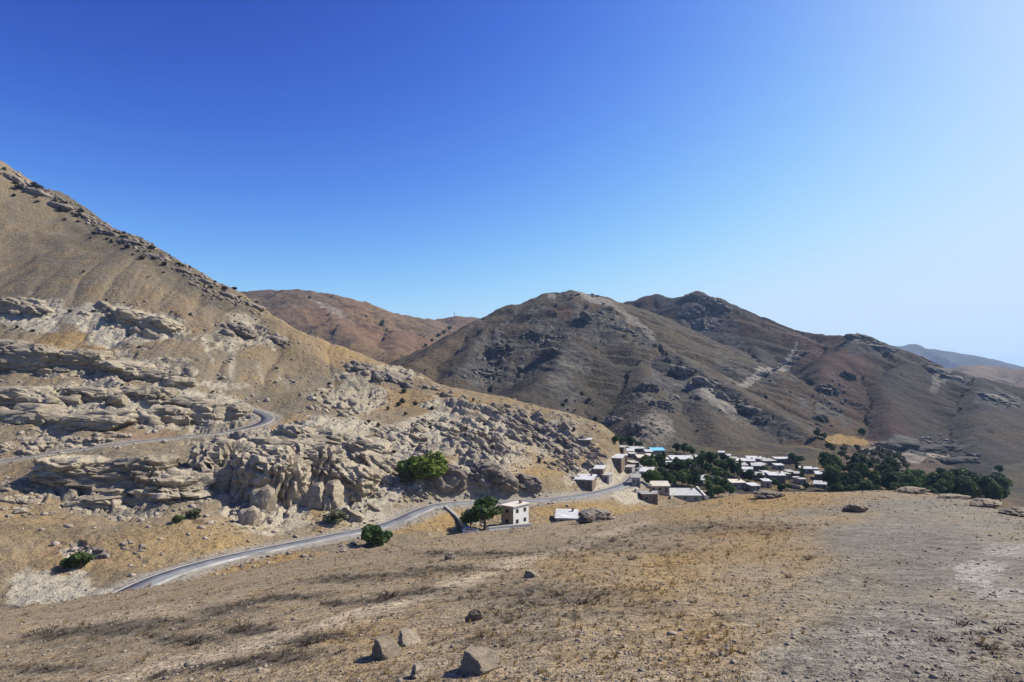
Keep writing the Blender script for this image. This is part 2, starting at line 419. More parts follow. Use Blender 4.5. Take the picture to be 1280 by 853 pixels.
DARK = [Patch(*a) for a in [
    (1200, 585, 120, 22, .5, .8), (1130, 590, 110, 18, .5, .8), (1270, 600, 60, 22, .5, .8), (1000, 560, 60, 8, .6, .4), (880, 590, 70, 14, .5, .5),      # thorn scrub and dark gravel
    (180, 308, 170, 15, .5, 1.1, 0, .5), (60, 235, 120, 14, .5, 1.1, 0, .42), (250, 350, 110, 14, .5, 1.1, 0, .52), (90, 665, 120, 10, .8, .5), (140, 715, 90, 8, .8, .5), (450, 470, 80, 14, .6, .5), (560, 520, 80, 16, .6, .4), (380, 505, 50, 12, .6, .5),
    (600, 450, 60, 40, .7, .6), (740, 450, 60, 40, .7, .5), (650, 490, 90, 30, .7, .6), (780, 500, 90, 40, .7, .6), (1150, 490, 120, 40, .7, .5), (880, 420, 60, 40, .6, .5), (1100, 520, 120, 40, .7, .4),
    (130, 790, 110, 7, .6, 1.1, 0, -.12), (330, 752, 70, 5, .6, 1.2, 0, -.12), (280, 765, 40, 5, .6, 1.1, 0, -.1), (232, 796, 46, 6, .5, 1.3), (310, 784, 34, 6, .5, 1.3), (460, 722, 90, 4, .7, 1, 0, -.1), (395, 800, 46, 6, .5, 1.2, 0, -.15), (300, 832, 100, 6, .6, 1.1, 0, -.12), (60, 832, 50, 5, .6, 1), (520, 742, 60, 5, .7, 1, 0, -.1), (440, 752, 34, 4, .5, 1.1), (680, 742, 110, 12, .8, .7), (860, 660, 110, 8, .8, .6), (1090, 720, 50, 30, .9, .4), (1130, 680, 50, 24, .9, .4), (1210, 800, 110, 40, .9, .5), (620, 800, 70, 12, .8, .5), (760, 680, 90, 8, .8, .6), (580, 690, 90, 4, .8, .8), (640, 770, 50, 10, .8, .6), (800, 760, 60, 12, .8, .5), (560, 712, 50, 3, .6, 1), (720, 770, 50, 8, .8, .6), (950, 660, 70, 8, .8, .6)]]
TRACK = [Patch(*a) for a in [(1130, 790, 150, 110, .6, 1), (1140, 660, 110, 36, .6, 1), (1240, 720, 120, 60, .6, 1), (1180, 700, 120, 50, .7, 1), (1150, 632, 130, 14, .7, 1), (1260, 655, 90, 14, .7, 1)]]
ALLP = ROCK + PALE + GOLD + REDD + DARK + TRACK
for i, p in enumerate(ALLP): p.seed = i * 7
_c = hit([p.a[0] for p in ALLP], [p.a[1] for p in ALLP])
_e = np.maximum(1.0, 0.02 * np.hypot(_c[:, 0], _c[:, 1]))
_gx = (H0(_c[:, 0] + _e, _c[:, 1])[0] - H0(_c[:, 0] - _e, _c[:, 1])[0]) / (2 * _e)
_gy = (H0(_c[:, 0], _c[:, 1] + _e)[0] - H0(_c[:, 0], _c[:, 1] - _e)[0]) / (2 * _e)
for p, c, gx, gy in zip(ALLP, _c, _gx, _gy): p.solve(c, gx, gy)

def pmask(lst, x, y):
    m = np.zeros(x.shape)
    for p in lst:
        m = np.maximum(m, p(x, y))
    return m

ROAD_UP_END = int(np.argmin(np.linalg.norm(road_up - at(308, 511, 250), axis=1)))
def Hfull(x, y, masks=False):
    x = np.asarray(x, float); y = np.asarray(y, float)
    z0, g = H0(x, y)
    r = np.hypot(x, y)
    z = z0.copy()
    near = sstep(110, 60, r)
    nearh = (g == -2) * 1.0
    mid = sstep(85, 120, r) * (1 - nearh) * sstep(460, 380, r)
    far = sstep(380, 470, r) * (1 - nearh)
    fs = np.clip(r / 700, 0.5, 5)
    # relief
    z += nearh * (0.22 * fbm(x, y, 7, 3, 11) * sstep(2, 12, r) + 0.045 * fbm(x, y, 0.9, 3, 12) + 0.012 * fbm(x, y, 0.22, 2, 13))
    gu = x * 0.92 + y * 0.25 + 3.0 * fbm(x, y, 25, 2, 61)
    z -= mid * sstep(-20, 10, z0) * (1.3 * np.maximum(0, 1 - 2.4 * np.abs(pnoise(gu / 21, (y - x) / 160, 62))) ** 2 + 0.3 * np.maximum(0, 1 - 2.4 * np.abs(pnoise(gu / 6.5, (y - x) / 90, 63))) ** 2)
    z += mid * (2.2 * fbm(x, y, 45, 3, 21) + 0.9 * fbm(x, y, 11, 3, 22) + 0.35 * fbm(x, y, 2.6, 2, 23))
    if far.any():
        f = far > 0
        xf, yf = x[f], y[f]
        hgt = sstep(-35, 40, z0[f])
        wx = xf + 30 * fbm(xf, yf, 120, 2, 37); wy = yf + 30 * fbm(xf, yf, 120, 2, 38)
        z[f] += far[f] * (hgt * sstep(3, 60, z0[f]*0+60) * (4 * (fbm(wx, wy, 90, 4, 31, 0.5, True) - 0.35)) * np.minimum(fs[f], 1.6) + 2.0 * fbm(xf, yf, 22, 3, 33) + hgt * 2.5 * (fbm(wx, wy, 40, 3, 39, .5, True) - .4))
    # roads cut their benches
    rm = np.zeros(x.shape)
    s = (r > 70) & (r < 360) & (x < 140)
    if s.any():
        xs, ys, zs = x[s], y[s], z[s]
        rmm = np.zeros(xs.shape)
        for rd, w in ((road_low, 3.6), (road_up, 3.4)):
            d, zr = road_near(xs, ys, rd)
            k = 1 - sstep(w, w + 6.0, d)
            zs = zs * (1 - k) + (zr - 0.12) * k
            dd = d if rd is road_low else road_near(xs, ys, road_up[:ROAD_UP_END])[0]
            rmm = np.maximum(rmm, 1 - sstep(w + 1, w + 3.5, dd))
        z[s] = zs; rm[s] = rmm
    # bedded rock: ledges and blocks along the strike
    rk = pmask(ROCK, x, y)
    rk = rk * (1 - rm) * (1 - nearh)
    s = rk > 0.02
    if s.any():
        xs, ys, zs = x[s], y[s], z0[s]
        sc = np.clip(r[s] / 230, 0.8, 2.2)
        big = sstep(340, 420, r[s])
        tilt = 0.55 * sstep(-75, -5, xs) * (1 - big) + 0.45 * big
        wob = 2.4 * fbm(xs, ys, 34, 3, 41) + 0.8 * fbm(xs, ys, 8, 2, 42)
        T = 3.4 * sc
        q = (zs + tilt * xs + wob * sc) / T
        fr = q - np.floor(q)
        led = (sstep(0.5, 0.9, fr) - fr) * T * (0.95 - 0.35 * big)
        u = xs + 0.3 * ys
        f1, f2, cid = vor(u / (12.0 * sc) + 0.2 * wob, q * 0.8 + 0.1 * wob, 51)
        b1 = sstep(0.0, 0.28, f2 - f1) * 1.5 + (cid - 0.5) * 2.2
        f1, f2, cid2 = vor(u / (4.2 * sc) + wob * .3, q * 2.2 + wob * .2, 52)
        b2 = sstep(0.0, 0.35, f2 - f1) * 0.7 + (cid2 - 0.5) * 0.7
        f1, f2, cid3 = vor(u / (1.6 * sc) + wob * .5, q * 4.6 + wob * .4, 53)
        b2 += sstep(0.0, 0.4, f2 - f1) * 0.35 + (cid3 - 0.5) * 0.3
        amp = sstep(0.3, 0.8, rk[s] * (0.72 + 0.9 * fbm(xs, ys, 26 * sc, 3, 43) + 0.35 * fbm(xs, ys, 6, 2, 44)))
        z[s] += amp * (led + b1 + b2 - 1.6) * (1 - 0.45 * big)
        rk[s] = amp
    if not masks:
        return z
    m = dict(rock=rk, pale=pmask(PALE, x, y), gold=pmask(GOLD, x, y), red=pmask(REDD, x, y), dark=pmask(DARK, x, y), track=np.maximum(pmask(TRACK, x, y) * nearh, rm), g=g)
    return z, m

# ------------------------------------------------------------------ materials
MATS = {}
class NT:
    def __init__(self, name):
        self.m = bpy.data.materials.new(name); self.m.use_nodes = True
        self.t = self.m.node_tree; self.b = self.t.nodes['Principled BSDF']
        MATS[name] = self.m
        self.b.inputs['Specular IOR Level'].default_value = 0.15
    def n(self, ty, **kw):
        nd = self.t.nodes.new(ty)
        for k, v in kw.items():
            if isinstance(k, str) and k.startswith('i_'):
                nd.inputs[k[2:].replace('_', ' ')].default_value = v
            else: setattr(nd, k, v)
        return nd
    def l(self, a, b): self.t.links.new(a, b)
    def noise(self, vec, scale, detail=4, rough=0.55, dist=0.0):
        nd = self.n('ShaderNodeTexNoise'); nd.inputs['Scale'].default_value = scale
        nd.inputs['Detail'].default_value = detail; nd.inputs['Roughness'].default_value = rough; nd.inputs['Distortion'].default_value = dist
        if vec is not None: self.l(vec, nd.inputs['Vector'])
        return nd.outputs['Fac']
    def ramp(self, fac, stops, interp='LINEAR'):
        nd = self.n('ShaderNodeValToRGB'); cr = nd.color_ramp; cr.interpolation = interp
        while len(cr.elements) < len(stops): cr.elements.new(0.5)
        for e, (p, c) in zip(cr.elements, stops):
            e.position = p; e.color = (c, c, c, 1) if isinstance(c, (int, float)) else (*c, 1)
        self.l(fac, nd.inputs['Fac'])
        return nd.outputs['Color']
    def mix(self, fac, a, b, mode='MIX'):
        nd = self.n('ShaderNodeMix', data_type='RGBA', blend_type=mode, clamp_factor=True)
        for v, s in ((fac, nd.inputs[0]), (a, nd.inputs[6]), (b, nd.inputs[7])):
            if isinstance(v, (int, float)): s.default_value = v
            elif isinstance(v, tuple): s.default_value = (*v, 1)
            else: self.l(v, s)
        return nd.outputs[2]
    def math(self, op, a, b=0.0, clamp=False):
        nd = self.n('ShaderNodeMath', operation=op, use_clamp=clamp)
        for v, s in ((a, nd.inputs[0]), (b, nd.inputs[1])):
            if isinstance(v, (int, float)): s.default_value = v
            else: self.l(v, s)
        return nd.outputs[0]
    def pos(self, sx=1, sy=1, sz=1, rot=(0, 0, 0), obj=False):
        v = self.n('ShaderNodeTexCoord').outputs['Object'] if obj else self.n('ShaderNodeNewGeometry').outputs['Position']
        mp = self.n('ShaderNodeMapping'); mp.inputs['Scale'].default_value = (sx, sy, sz); mp.inputs['Rotation'].default_value = rot
        self.l(v, mp.inputs['Vector'])
        return mp.outputs[0]
    def attr(self, name):
        nd = self.n('ShaderNodeAttribute', attribute_name=name)
        sp = self.n('ShaderNodeSeparateColor'); self.l(nd.outputs['Color'], sp.inputs[0])
        return sp.outputs
    def bump(self, hts, strength=1.0):
        prev = None
        for ht, dist in hts:
            b = self.n('ShaderNodeBump'); b.inputs['Strength'].default_value = strength; b.inputs['Distance'].default_value = dist
            self.l(ht, b.inputs['Height'])
            if prev is not None: self.l(prev, b.inputs['Normal'])
            prev = b.outputs[0]
        self.l(prev, self.b.inputs['Normal'])
    def out(self, col, rough=0.95):
        if isinstance(col, tuple): self.b.inputs['Base Color'].default_value = (*col, 1)
        else: self.l(col, self.b.inputs['Base Color'])
        self.b.inputs['Roughness'].default_value = rough
        return self.m

def ground_material(name, k, soil, soil2, gold, rock, rock2, pale, red, dark, scrub=0.5, bump=1.0, detail=1.0, grit=0.0, track=((0.33, 0.29, 0.235), (0.25, 0.225, 0.185))):
    """k: metres of the finest feature worth drawing at this distance"""
    t = NT(name)
    P = t.pos()
    A = t.attr('mask'); B = t.attr('mask2')
    n1 = t.noise(P, 0.012 / k, 5, 0.6)
    n2 = t.noise(P, 0.09 / k, 5, 0.65)
    n3 = t.noise(P, 0.45 / k, 4, 0.7)
    n4 = t.noise(P, 1.9 / k, 3, 0.7)
    col = t.mix(t.ramp(n1, [(0.35, 0.0), (0.65, 1.0)]), soil, soil2)
    col = t.mix(t.math('MULTIPLY', t.ramp(n2, [(0.42, 0.0), (0.7, 1.0)]), 0.55), col, gold)
    col = t.mix(t.math('MULTIPLY', A[1], t.ramp(n3, [(0.25, 0.45), (0.6, 1.0)])), col, gold)
    col = t.mix(t.math('MULTIPLY', B[1], 0.8), col, red)
    col = t.mix(t.math('MULTIPLY', A[2], t.ramp(n3, [(0.3, 0.2), (0.62, 1.0)])), col, dark)
    col = t.mix(t.math('MULTIPLY', B[2], 0.85), col, t.mix(t.ramp(n2, [(0.35, 0.0), (0.65, 1.0)]), *track))
    # rock: weathered tops, darker streaked faces
    st = t.noise(t.pos(0.16, 0.16, 1.0, (0.12, 0.3, 0.2)), 0.55 / k, 5, 0.7, 0.4)
    rc = t.mix(t.ramp(st, [(0.36, 0.0), (0.62, 1.0)]), rock2, rock)
    rc = t.mix(t.math('MULTIPLY', t.ramp(n2, [(0.5, 0.0), (0.68, 1.0)]), 0.4), rc, pale)
    rf = t.ramp(t.math('ADD', A[0], t.math('MULTIPLY', t.math('SUBTRACT', n3, 0.5), 0.9)), [(0.3, 0.0), (0.5, 1.0)])
    col = t.mix(rf, col, rc)
    pf = t.ramp(t.math('ADD', B[0], t.math('MULTIPLY', t.math('SUBTRACT', n3, 0.5), 1.1)), [(0.35, 0.0), (0.75, 1.0)])
    col = t.mix(t.math('MULTIPLY', pf, 0.85), col, pale)
    # low thorn cushions and stones, too small to pick out
    vo = t.n('ShaderNodeTexVoronoi'); vo.inputs['Scale'].default_value = 0.55 / k; t.l(P, vo.inputs['Vector'])
    sc = t.ramp(t.math('ADD', vo.outputs['Distance'], t.math('MULTIPLY', t.math('SUBTRACT', n2, 0.5), -0.9)), [(0.12, 1.0), (0.3, 0.0)])
    sc = t.math('MULTIPLY', sc, t.math('SUBTRACT', 1.0, t.math('MULTIPLY', rf, 0.7)))
    col = t.mix(t.math('MULTIPLY', sc, scrub), col, dark)
    fine = t.ramp(n4, [(0.25, 0.62), (0.5, 1.0), (0.78, 1.32)])
    col = t.mix(detail, col, fine, 'MULTIPLY')
    if grit:
        n5 = t.noise(P, 6.5 / k, 2, 0.6)
        col = t.mix(grit, col, t.ramp(n5, [(0.3, 0.45), (0.5, 1.0), (0.72, 1.55)]), 'MULTIPLY')
        n6 = t.noise(t.pos(1, 2.2, 1, (0, 0, -.35)), 0.55 / k, 4, 0.7)
        col = t.mix(t.math('MULTIPLY', t.ramp(n6, [(0.48, 0.0), (0.62, 1.0)]), 0.7), col, dark)
        n7 = t.noise(t.pos(1, 2.0, 1, (0, 0, -.35)), 0.16 / k, 5, 0.65)
        col = t.mix(1.0, col, t.ramp(n7, [(0.3, 0.62), (0.5, 1.0), (0.7, 1.3)]), 'MULTIPLY')
    t.bump([(n3, 0.9 * k * bump), (n4, 0.35 * k * bump), (st, 0.5 * k * bump)], 0.9)
    return t.out(col, 0.97)

ground_material('near_ground', 0.055, (0.345, 0.27, 0.175), (0.275, 0.222, 0.15), (0.36, 0.225, 0.08), (0.36, 0.30, 0.23), (0.22, 0.185, 0.145), (0.42, 0.39, 0.33), (0.50, 0.395, 0.265), (0.08, 0.067, 0.053), 0.7, 1.3, 1.0, 1.0, ((0.275, 0.248, 0.2), (0.165, 0.153, 0.128)))
ground_material('hill_ground', 1.0, (0.232, 0.184, 0.122), (0.18, 0.149, 0.104), (0.31, 0.205, 0.085), (0.36, 0.307, 0.222), (0.21, 0.174, 0.125), (0.40, 0.35, 0.262), (0.27, 0.165, 0.10), (0.085, 0.074, 0.054), 0.7, 1.0)
ground_material('shaded_valley_ground', 1.6, (0.06, 0.05, 0.036), (0.042, 0.037, 0.03), (0.20, 0.135, 0.055), (0.30, 0.25, 0.19), (0.16, 0.13, 0.10), (0.36, 0.31, 0.245), (0.2, 0.12, 0.075), (0.06, 0.055, 0.042), 0.8, 1.0)  # soil tones lowered so the valley's shade sits in the base colour
ground_material('mountain_ground', 2.6, (0.105, 0.086, 0.061), (0.07, 0.061, 0.049), (0.15, 0.105, 0.055), (0.11, 0.098, 0.082), (0.04, 0.037, 0.034), (0.29, 0.255, 0.205), (0.11, 0.066, 0.042), (0.028, 0.027, 0.024), 0.85, 1.5)
ground_material('shaded_ridge_ground', 2.8, (0.064, 0.053, 0.045), (0.044, 0.039, 0.037), (0.085, 0.06, 0.036), (0.078, 0.072, 0.066), (0.03, 0.029, 0.03), (0.25, 0.225, 0.19), (0.085, 0.047, 0.033), (0.02, 0.02, 0.019), 0.85, 1.5)  # greyer and darker: shade over this ridge is put into its colour
ground_material('brown_mountain_ground', 4.0, (0.15, 0.10, 0.064), (0.105, 0.078, 0.056), (0.21, 0.135, 0.064), (0.15, 0.135, 0.115), (0.08, 0.072, 0.064), (0.30, 0.265, 0.215), (0.17, 0.092, 0.055), (0.045, 0.042, 0.033), 0.7, 0.9)
ground_material('far_mountain_ground', 16.0, (0.06, 0.056, 0.05), (0.045, 0.043, 0.04), (0.08, 0.066, 0.045), (0.08, 0.076, 0.07), (0.045, 0.043, 0.04), (0.12, 0.11, 0.10), (0.08, 0.058, 0.045), (0.03, 0.029, 0.027), 0.4, 0.6)

# ------------------------------------------------------------------ ground meshes
def mesh_obj(name, V, Fq, mat, parent=None, smooth=True, normals=None, attrs=None):
    me = bpy.data.meshes.new(name)
    V = np.asarray(V, np.float32); Fq = np.asarray(Fq, np.int32)
    nf, k = Fq.shape
    me.vertices.add(len(V)); me.vertices.foreach_set('co', V.ravel())
    me.loops.add(nf * k); me.loops.foreach_set('vertex_index', Fq.ravel())
    me.polygons.add(nf); me.polygons.foreach_set('loop_start', np.arange(0, nf * k, k, dtype=np.int32))
    me.update(calc_edges=True)
    if smooth: me.polygons.foreach_set('use_smooth', np.ones(nf, bool))
    if attrs:
        for an, av in attrs.items():
            a = me.color_attributes.new(an, 'FLOAT_COLOR', 'POINT')
            c = np.ones((len(V), 4), np.float32); c[:, :av.shape[1]] = av
            a.data.foreach_set('color', c.ravel())
    if mat is not None: me.materials.append(MATS[mat] if isinstance(mat, str) else mat)
    if normals is not None: me.normals_split_custom_set_from_vertices(normals)
    o = bpy.data.objects.new(name, me); COL.objects.link(o)
    if parent is not None: o.parent = parent
    return o

RINGS = [(0.9, 101.0, 240, 600), (100.0, 452.0, 420, 820), (450.0, 2450.0, 260, 680), (2430.0, 9000.0, 60, 320)]
pieces = {}
GRIDS = []
for ri, (r0, r1, nr, nc) in enumerate(RINGS):
    rs = np.geomspace(r0, r1, nr)
    drop = np.zeros(nr)
    if ri: rs[0] = rs[0] - (rs[1] - rs[0]) * 2; drop[0] = 1.5 * (1 if ri < 3 else 8)
    side = np.linspace(44, 180, 30)[1:]
    az = np.radians(np.concatenate([-side[::-1], np.linspace(-44, 44, nc), side]))
    X = rs[:, None] * np.sin(az)[None]; Y = rs[:, None] * np.cos(az)[None]
    Z, m = Hfull(X.ravel(), Y.ravel(), True)
    Z = Z.reshape(X.shape) - drop[:, None]
    nA = len(az)
    GRIDS.append((az, rs, Z))
    P = np.stack([X, Y, Z], 2)
    du = np.gradient(P, axis=1); dv = np.gradient(P, axis=0)
    N = np.cross(du, dv); N /= np.maximum(np.linalg.norm(N, axis=2, keepdims=True), 1e-9)
    N[N[..., 2] < 0] *= -1
    idx = np.arange(nr * nA).reshape(nr, nA)
    q = np.stack([idx[:-1, :-1], idx[:-1, 1:], idx[1:, 1:], idx[1:, :-1]], 2).reshape(-1, 4)
    if ri == 0:
        lab = np.zeros(nr * nA, int)
    else:
        g = m['g']; zz = Z.ravel()
        left = (X.ravel() < 45) & (zz > -33)
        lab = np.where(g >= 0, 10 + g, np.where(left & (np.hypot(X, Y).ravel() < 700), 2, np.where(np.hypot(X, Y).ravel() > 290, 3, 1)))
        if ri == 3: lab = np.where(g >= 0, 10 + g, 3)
    fl_ = lab[q[:, 0]]
    attr = np.stack([m['rock'], m['gold'], m['dark']], 1), np.stack([m['pale'], m['red'], m['track']], 1)
    for L in np.unique(fl_):
        qq = q[fl_ == L]
        u, inv = np.unique(qq, return_inverse=True)
        pieces.setdefault(int(L), []).append((P.reshape(-1, 3)[u], inv.reshape(-1, 4), N.reshape(-1, 3)[u], attr[0][u], attr[1][u]))
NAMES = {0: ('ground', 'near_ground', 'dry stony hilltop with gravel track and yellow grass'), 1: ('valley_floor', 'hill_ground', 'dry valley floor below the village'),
         3: ('valley_floor', 'shaded_valley_ground', 'dark valley floor around the village and grove'),
         2: ('hillside', 'hill_ground', 'tall sunlit hillside with pale rock ledges and two roads')}
for gi, gname in enumerate(GROUPS):
    NAMES[10 + gi] = ({'C': 'mountain', 'D': 'mountain', 'B': 'hills', 'E': 'hills', 'G': 'far_mountains'}[gname],
                      {'C': 'mountain_ground', 'D': 'shaded_ridge_ground', 'B': 'brown_mountain_ground', 'E': 'brown_mountain_ground', 'G': 'far_mountain_ground'}[gname],
                      {'C': 'dark scrubby mountain rising right behind the village', 'D': 'long dark mountain ridge with a rocky peak beyond the orchard', 'B': 'smooth brown hills beyond the long hillside',
                       'E': 'low dark hill in front of the blue range', 'G': 'blue hazy mountain range at the horizon'}[gname])
GROUND_TRIS = 0
for L, ps in sorted(pieces.items()):
    off = 0; V = []; F = []; N = []; A1 = []; A2 = []
    for v, f, n, a1, a2 in ps:
        V.append(v); F.append(f + off); N.append(n); A1.append(a1); A2.append(a2); off += len(v)
    nm, mt, lb = NAMES[L]
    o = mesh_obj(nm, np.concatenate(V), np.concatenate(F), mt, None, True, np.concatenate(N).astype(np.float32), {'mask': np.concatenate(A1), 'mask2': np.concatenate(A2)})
    o['kind'] = 'structure'; o['label'] = lb
    GROUND_TRIS += 2 * len(o.data.polygons)
print('ground triangles', GROUND_TRIS)

# ground height for everything that stands on it
def gz(x, y):
    x = np.atleast_1d(np.asarray(x, float)); y = np.atleast_1d(np.asarray(y, float))
    az = np.arctan2(x, y); r = np.clip(np.hypot(x, y), 1.0, 8900)
    out = np.zeros(x.shape); done = np.zeros(x.shape, bool)
    for a, rs, Z in GRIDS:
        s = ~done & (r <= rs[-1] * (1 - 1e-6)); done |= s
        if not s.any(): continue
        i = np.clip(np.searchsorted(rs, r[s]) - 1, 0, len(rs) - 2); j = np.clip(np.searchsorted(a, az[s]) - 1, 0, len(a) - 2)
        u = np.clip((r[s] - rs[i]) / (rs[i + 1] - rs[i]), 0, 1); v = np.clip((az[s] - a[j]) / (a[j + 1] - a[j]), 0, 1)
        out[s] = (Z[i, j] * (1 - u) + Z[i + 1, j] * u) * (1 - v) + (Z[i, j + 1] * (1 - u) + Z[i + 1, j + 1] * u) * v
    return out

# ------------------------------------------------------------------ helpers for things
def tag(o, label=None, cat=None, group=None, kind=None):
    for k, v in (('label', label), ('category', cat), ('group', group), ('kind', kind)):
        if v: o[k] = v
    return o
def empty(name, loc, rz=0.0):
    o = bpy.data.objects.new(name, None); COL.objects.link(o)
    o.empty_display_size = 0.2
    o.location = loc; o.rotation_euler = (0, 0, rz)
    return o
class MB:
    def __init__(self): self.v = []; self.f = []
    def add(self, vs, fs):
        n = len(self.v); self.v += [tuple(p) for p in vs]; self.f += [tuple(i + n for i in f) for f in fs]; return self
    def box(self, x0, x1, y0, y1, z0, z1):
        return self.add([(x0, y0, z0), (x1, y0, z0), (x1, y1, z0), (x0, y1, z0), (x0, y0, z1), (x1, y0, z1), (x1, y1, z1), (x0, y1, z1)],
                        [(0, 3, 2, 1), (4, 5, 6, 7), (0, 1, 5, 4), (1, 2, 6, 5), (2, 3, 7, 6), (3, 0, 4, 7)])
    def hexa(self, p):
        return self.add(p, [(0, 3, 2, 1), (4, 5, 6, 7), (0, 1, 5, 4), (1, 2, 6, 5), (2, 3, 7, 6), (3, 0, 4, 7)])
    def tube(self, pts, rad, n=6):
        rings = []; base = len(self.v)
        pts = [Vector(p) for p in pts]
        for i, p in enumerate(pts):
            d = (pts[min(i + 1, len(pts) - 1)] - pts[max(i - 1, 0)]).normalized()
            a = d.orthogonal().normalized(); b = d.cross(a)
            r = rad[i] if isinstance(rad, (list, tuple)) else rad
            for k in range(n):
                t = 2 * math.pi * k / n
                self.v.append(tuple(p + (a * math.cos(t) + b * math.sin(t)) * r))
        for i in range(len(pts) - 1):
            for k in range(n):
                self.f.append((base + i * n + k, base + i * n + (k + 1) % n, base + (i + 1) * n + (k + 1) % n, base + (i + 1) * n + k))
        self.f.append(tuple(base + k for k in range(n))[::-1]); self.f.append(tuple(base + (len(pts) - 1) * n + k for k in range(n)))
        return self
    def prism(self, prof, y0, y1):
        """profile in x,z pulled along y"""
        n = len(prof)
        return self.add([(x, y0, z) for x, z in prof] + [(x, y1, z) for x, z in prof],
                        [tuple(range(n)), tuple(range(2 * n - 1, n - 1, -1))] + [(i + n, (i + 1) % n + n, (i + 1) % n, i) for i in range(n)])
    def mesh(self, name, mat, smooth=False):
        me = bpy.data.meshes.new(name); me.from_pydata(self.v, [], self.f); me.update()
        if mat: me.materials.append(MATS[mat])
        if smooth: me.polygons.foreach_set('use_smooth', [True] * len(me.polygons))
        return me
    def build(self, name, mat, parent=None, smooth=False):
        o = bpy.data.objects.new(name, self.mesh(name, mat, smooth)); COL.objects.link(o)
        if parent is not None: o.parent = parent
        return o
def put(name, me, parent=None, loc=(0, 0, 0), rot=(0, 0, 0), sc=(1, 1, 1)):
    o = bpy.data.objects.new(name, me); COL.objects.link(o)
    if parent is not None: o.parent = parent
    o.location = loc; o.rotation_euler = rot; o.scale = sc
    return o
def seen(px, py, rmin=2.5, rmax=6500):
    return hit(px, py, gz, rmin, rmax, 1500)

# ------------------------------------------------------------------ plain materials
def simple(name, c, c2=None, scale=1.0, rough=0.9, bump=0.0, spec=0.15, metallic=0.0, detail=4):
    t = NT(name)
    if c2:
        n = t.noise(t.pos(), scale, detail, 0.65)
        col = t.mix(t.ramp(n, [(0.3, 0.0), (0.7, 1.0)]), c, c2)
        if bump: t.bump([(n, bump)], 0.8)
    else: col = c
    t.b.inputs['Specular IOR Level'].default_value = spec
    t.b.inputs['Metallic'].default_value = metallic
    return t.out(col, rough)
def rock_material(name, a, b, c, k):
    t = NT(name)
    P = t.pos()
    oi = t.n('ShaderNodeObjectInfo').outputs['Random']
    st = t.noise(t.pos(0.2, 0.2, 1.0, (0.15, 0.35, 0.2)), 0.9 / k, 6, 0.7, 0.5)
    n2 = t.noise(P, 0.25 / k, 5, 0.65); n3 = t.noise(P, 1.6 / k, 5, 0.7)
    col = t.mix(t.ramp(st, [(0.34, 0.0), (0.6, 1.0)]), b, a)
    col = t.mix(t.math('MULTIPLY', t.ramp(n2, [(0.45, 0.0), (0.7, 1.0)]), 0.6), col, c)
    col = t.mix(1.0, col, t.ramp(n3, [(0.25, 0.6), (0.5, 1.0), (0.8, 1.25)]), 'MULTIPLY')
    col = t.mix(1.0, col, t.ramp(oi, [(0.0, 0.78), (1.0, 1.16)]), 'MULTIPLY')
    t.bump([(n3, 0.28 * k), (st, 0.35 * k)], 0.9)
    return t.out(col, 0.95)
rock_material('pale_rock', (0.38, 0.322, 0.232), (0.21, 0.172, 0.125), (0.30, 0.242, 0.165), 1.0)
rock_material('dark_rock', (0.27, 0.225, 0.18), (0.15, 0.125, 0.105), (0.28, 0.215, 0.155), 1.0)
rock_material('mountain_rock', (0.24, 0.21, 0.175), (0.095, 0.087, 0.08), (0.16, 0.138, 0.112), 2.5)
rock_material('dark_mountain_rock', (0.13, 0.115, 0.10), (0.055, 0.05, 0.046), (0.09, 0.08, 0.067), 2.5)
rock_material('near_rock', (0.30, 0.25, 0.18), (0.15, 0.122, 0.09), (0.26, 0.195, 0.13), 0.045)
simple('gravel_stone', (0.36, 0.30, 0.23), (0.15, 0.125, 0.10), 14.0, 0.95)
simple('hill_stone', (0.42, 0.35, 0.28), (0.23, 0.19, 0.155), 0.6, 0.95)
simple('asphalt', (0.25, 0.25, 0.25), (0.12, 0.12, 0.125), 0.28, 0.85, 0.02, detail=7)
simple('kerb_stone', (0.38, 0.375, 0.36), (0.15, 0.145, 0.135), 0.22, 0.9, detail=6)
simple('dull_roof', (0.46, 0.43, 0.385), (0.33, 0.305, 0.265), 0.4, 0.8)
simple('dark_asphalt', (0.12, 0.12, 0.125), (0.085, 0.085, 0.09), 0.5, 0.85, 0.02)
simple('concrete', (0.36, 0.335, 0.30), (0.25, 0.23, 0.20), 0.5, 0.9, 0.03)
simple('white_roof', (0.66, 0.65, 0.625), (0.36, 0.34, 0.31), 0.45, 0.7, detail=7)
simple('cream_roof', (0.66, 0.60, 0.50), (0.52, 0.46, 0.37), 0.6, 0.8)
simple('grey_roof', (0.48, 0.47, 0.44), (0.36, 0.35, 0.33), 0.6, 0.7)
simple('blue_roof', (0.22, 0.56, 0.72), (0.17, 0.47, 0.63), 0.6, 0.5)
simple('brown_wall', (0.21, 0.155, 0.115), (0.15, 0.11, 0.085), 0.7, 0.95, 0.03)
simple('tan_wall', (0.43, 0.33, 0.225), (0.33, 0.25, 0.17), 0.7, 0.95, 0.03)
simple('grey_wall', (0.33, 0.31, 0.28), (0.24, 0.22, 0.20), 0.7, 0.95, 0.03)
simple('white_wall', (0.72, 0.70, 0.66), (0.58, 0.56, 0.52), 0.7, 0.9, 0.02)
simple('window_glass', (0.02, 0.025, 0.03), None, 1, 0.15, 0, 0.5)
simple('window_frame', (0.30, 0.28, 0.25), None, 1, 0.7)
simple('door_metal', (0.12, 0.10, 0.085), (0.09, 0.075, 0.065), 1, 0.6)
simple('bark', (0.16, 0.12, 0.085), (0.10, 0.075, 0.055), 3.0, 0.95, 0.05)
simple('dead_twig', (0.115, 0.088, 0.068), (0.06, 0.048, 0.038), 14.0, 0.95)
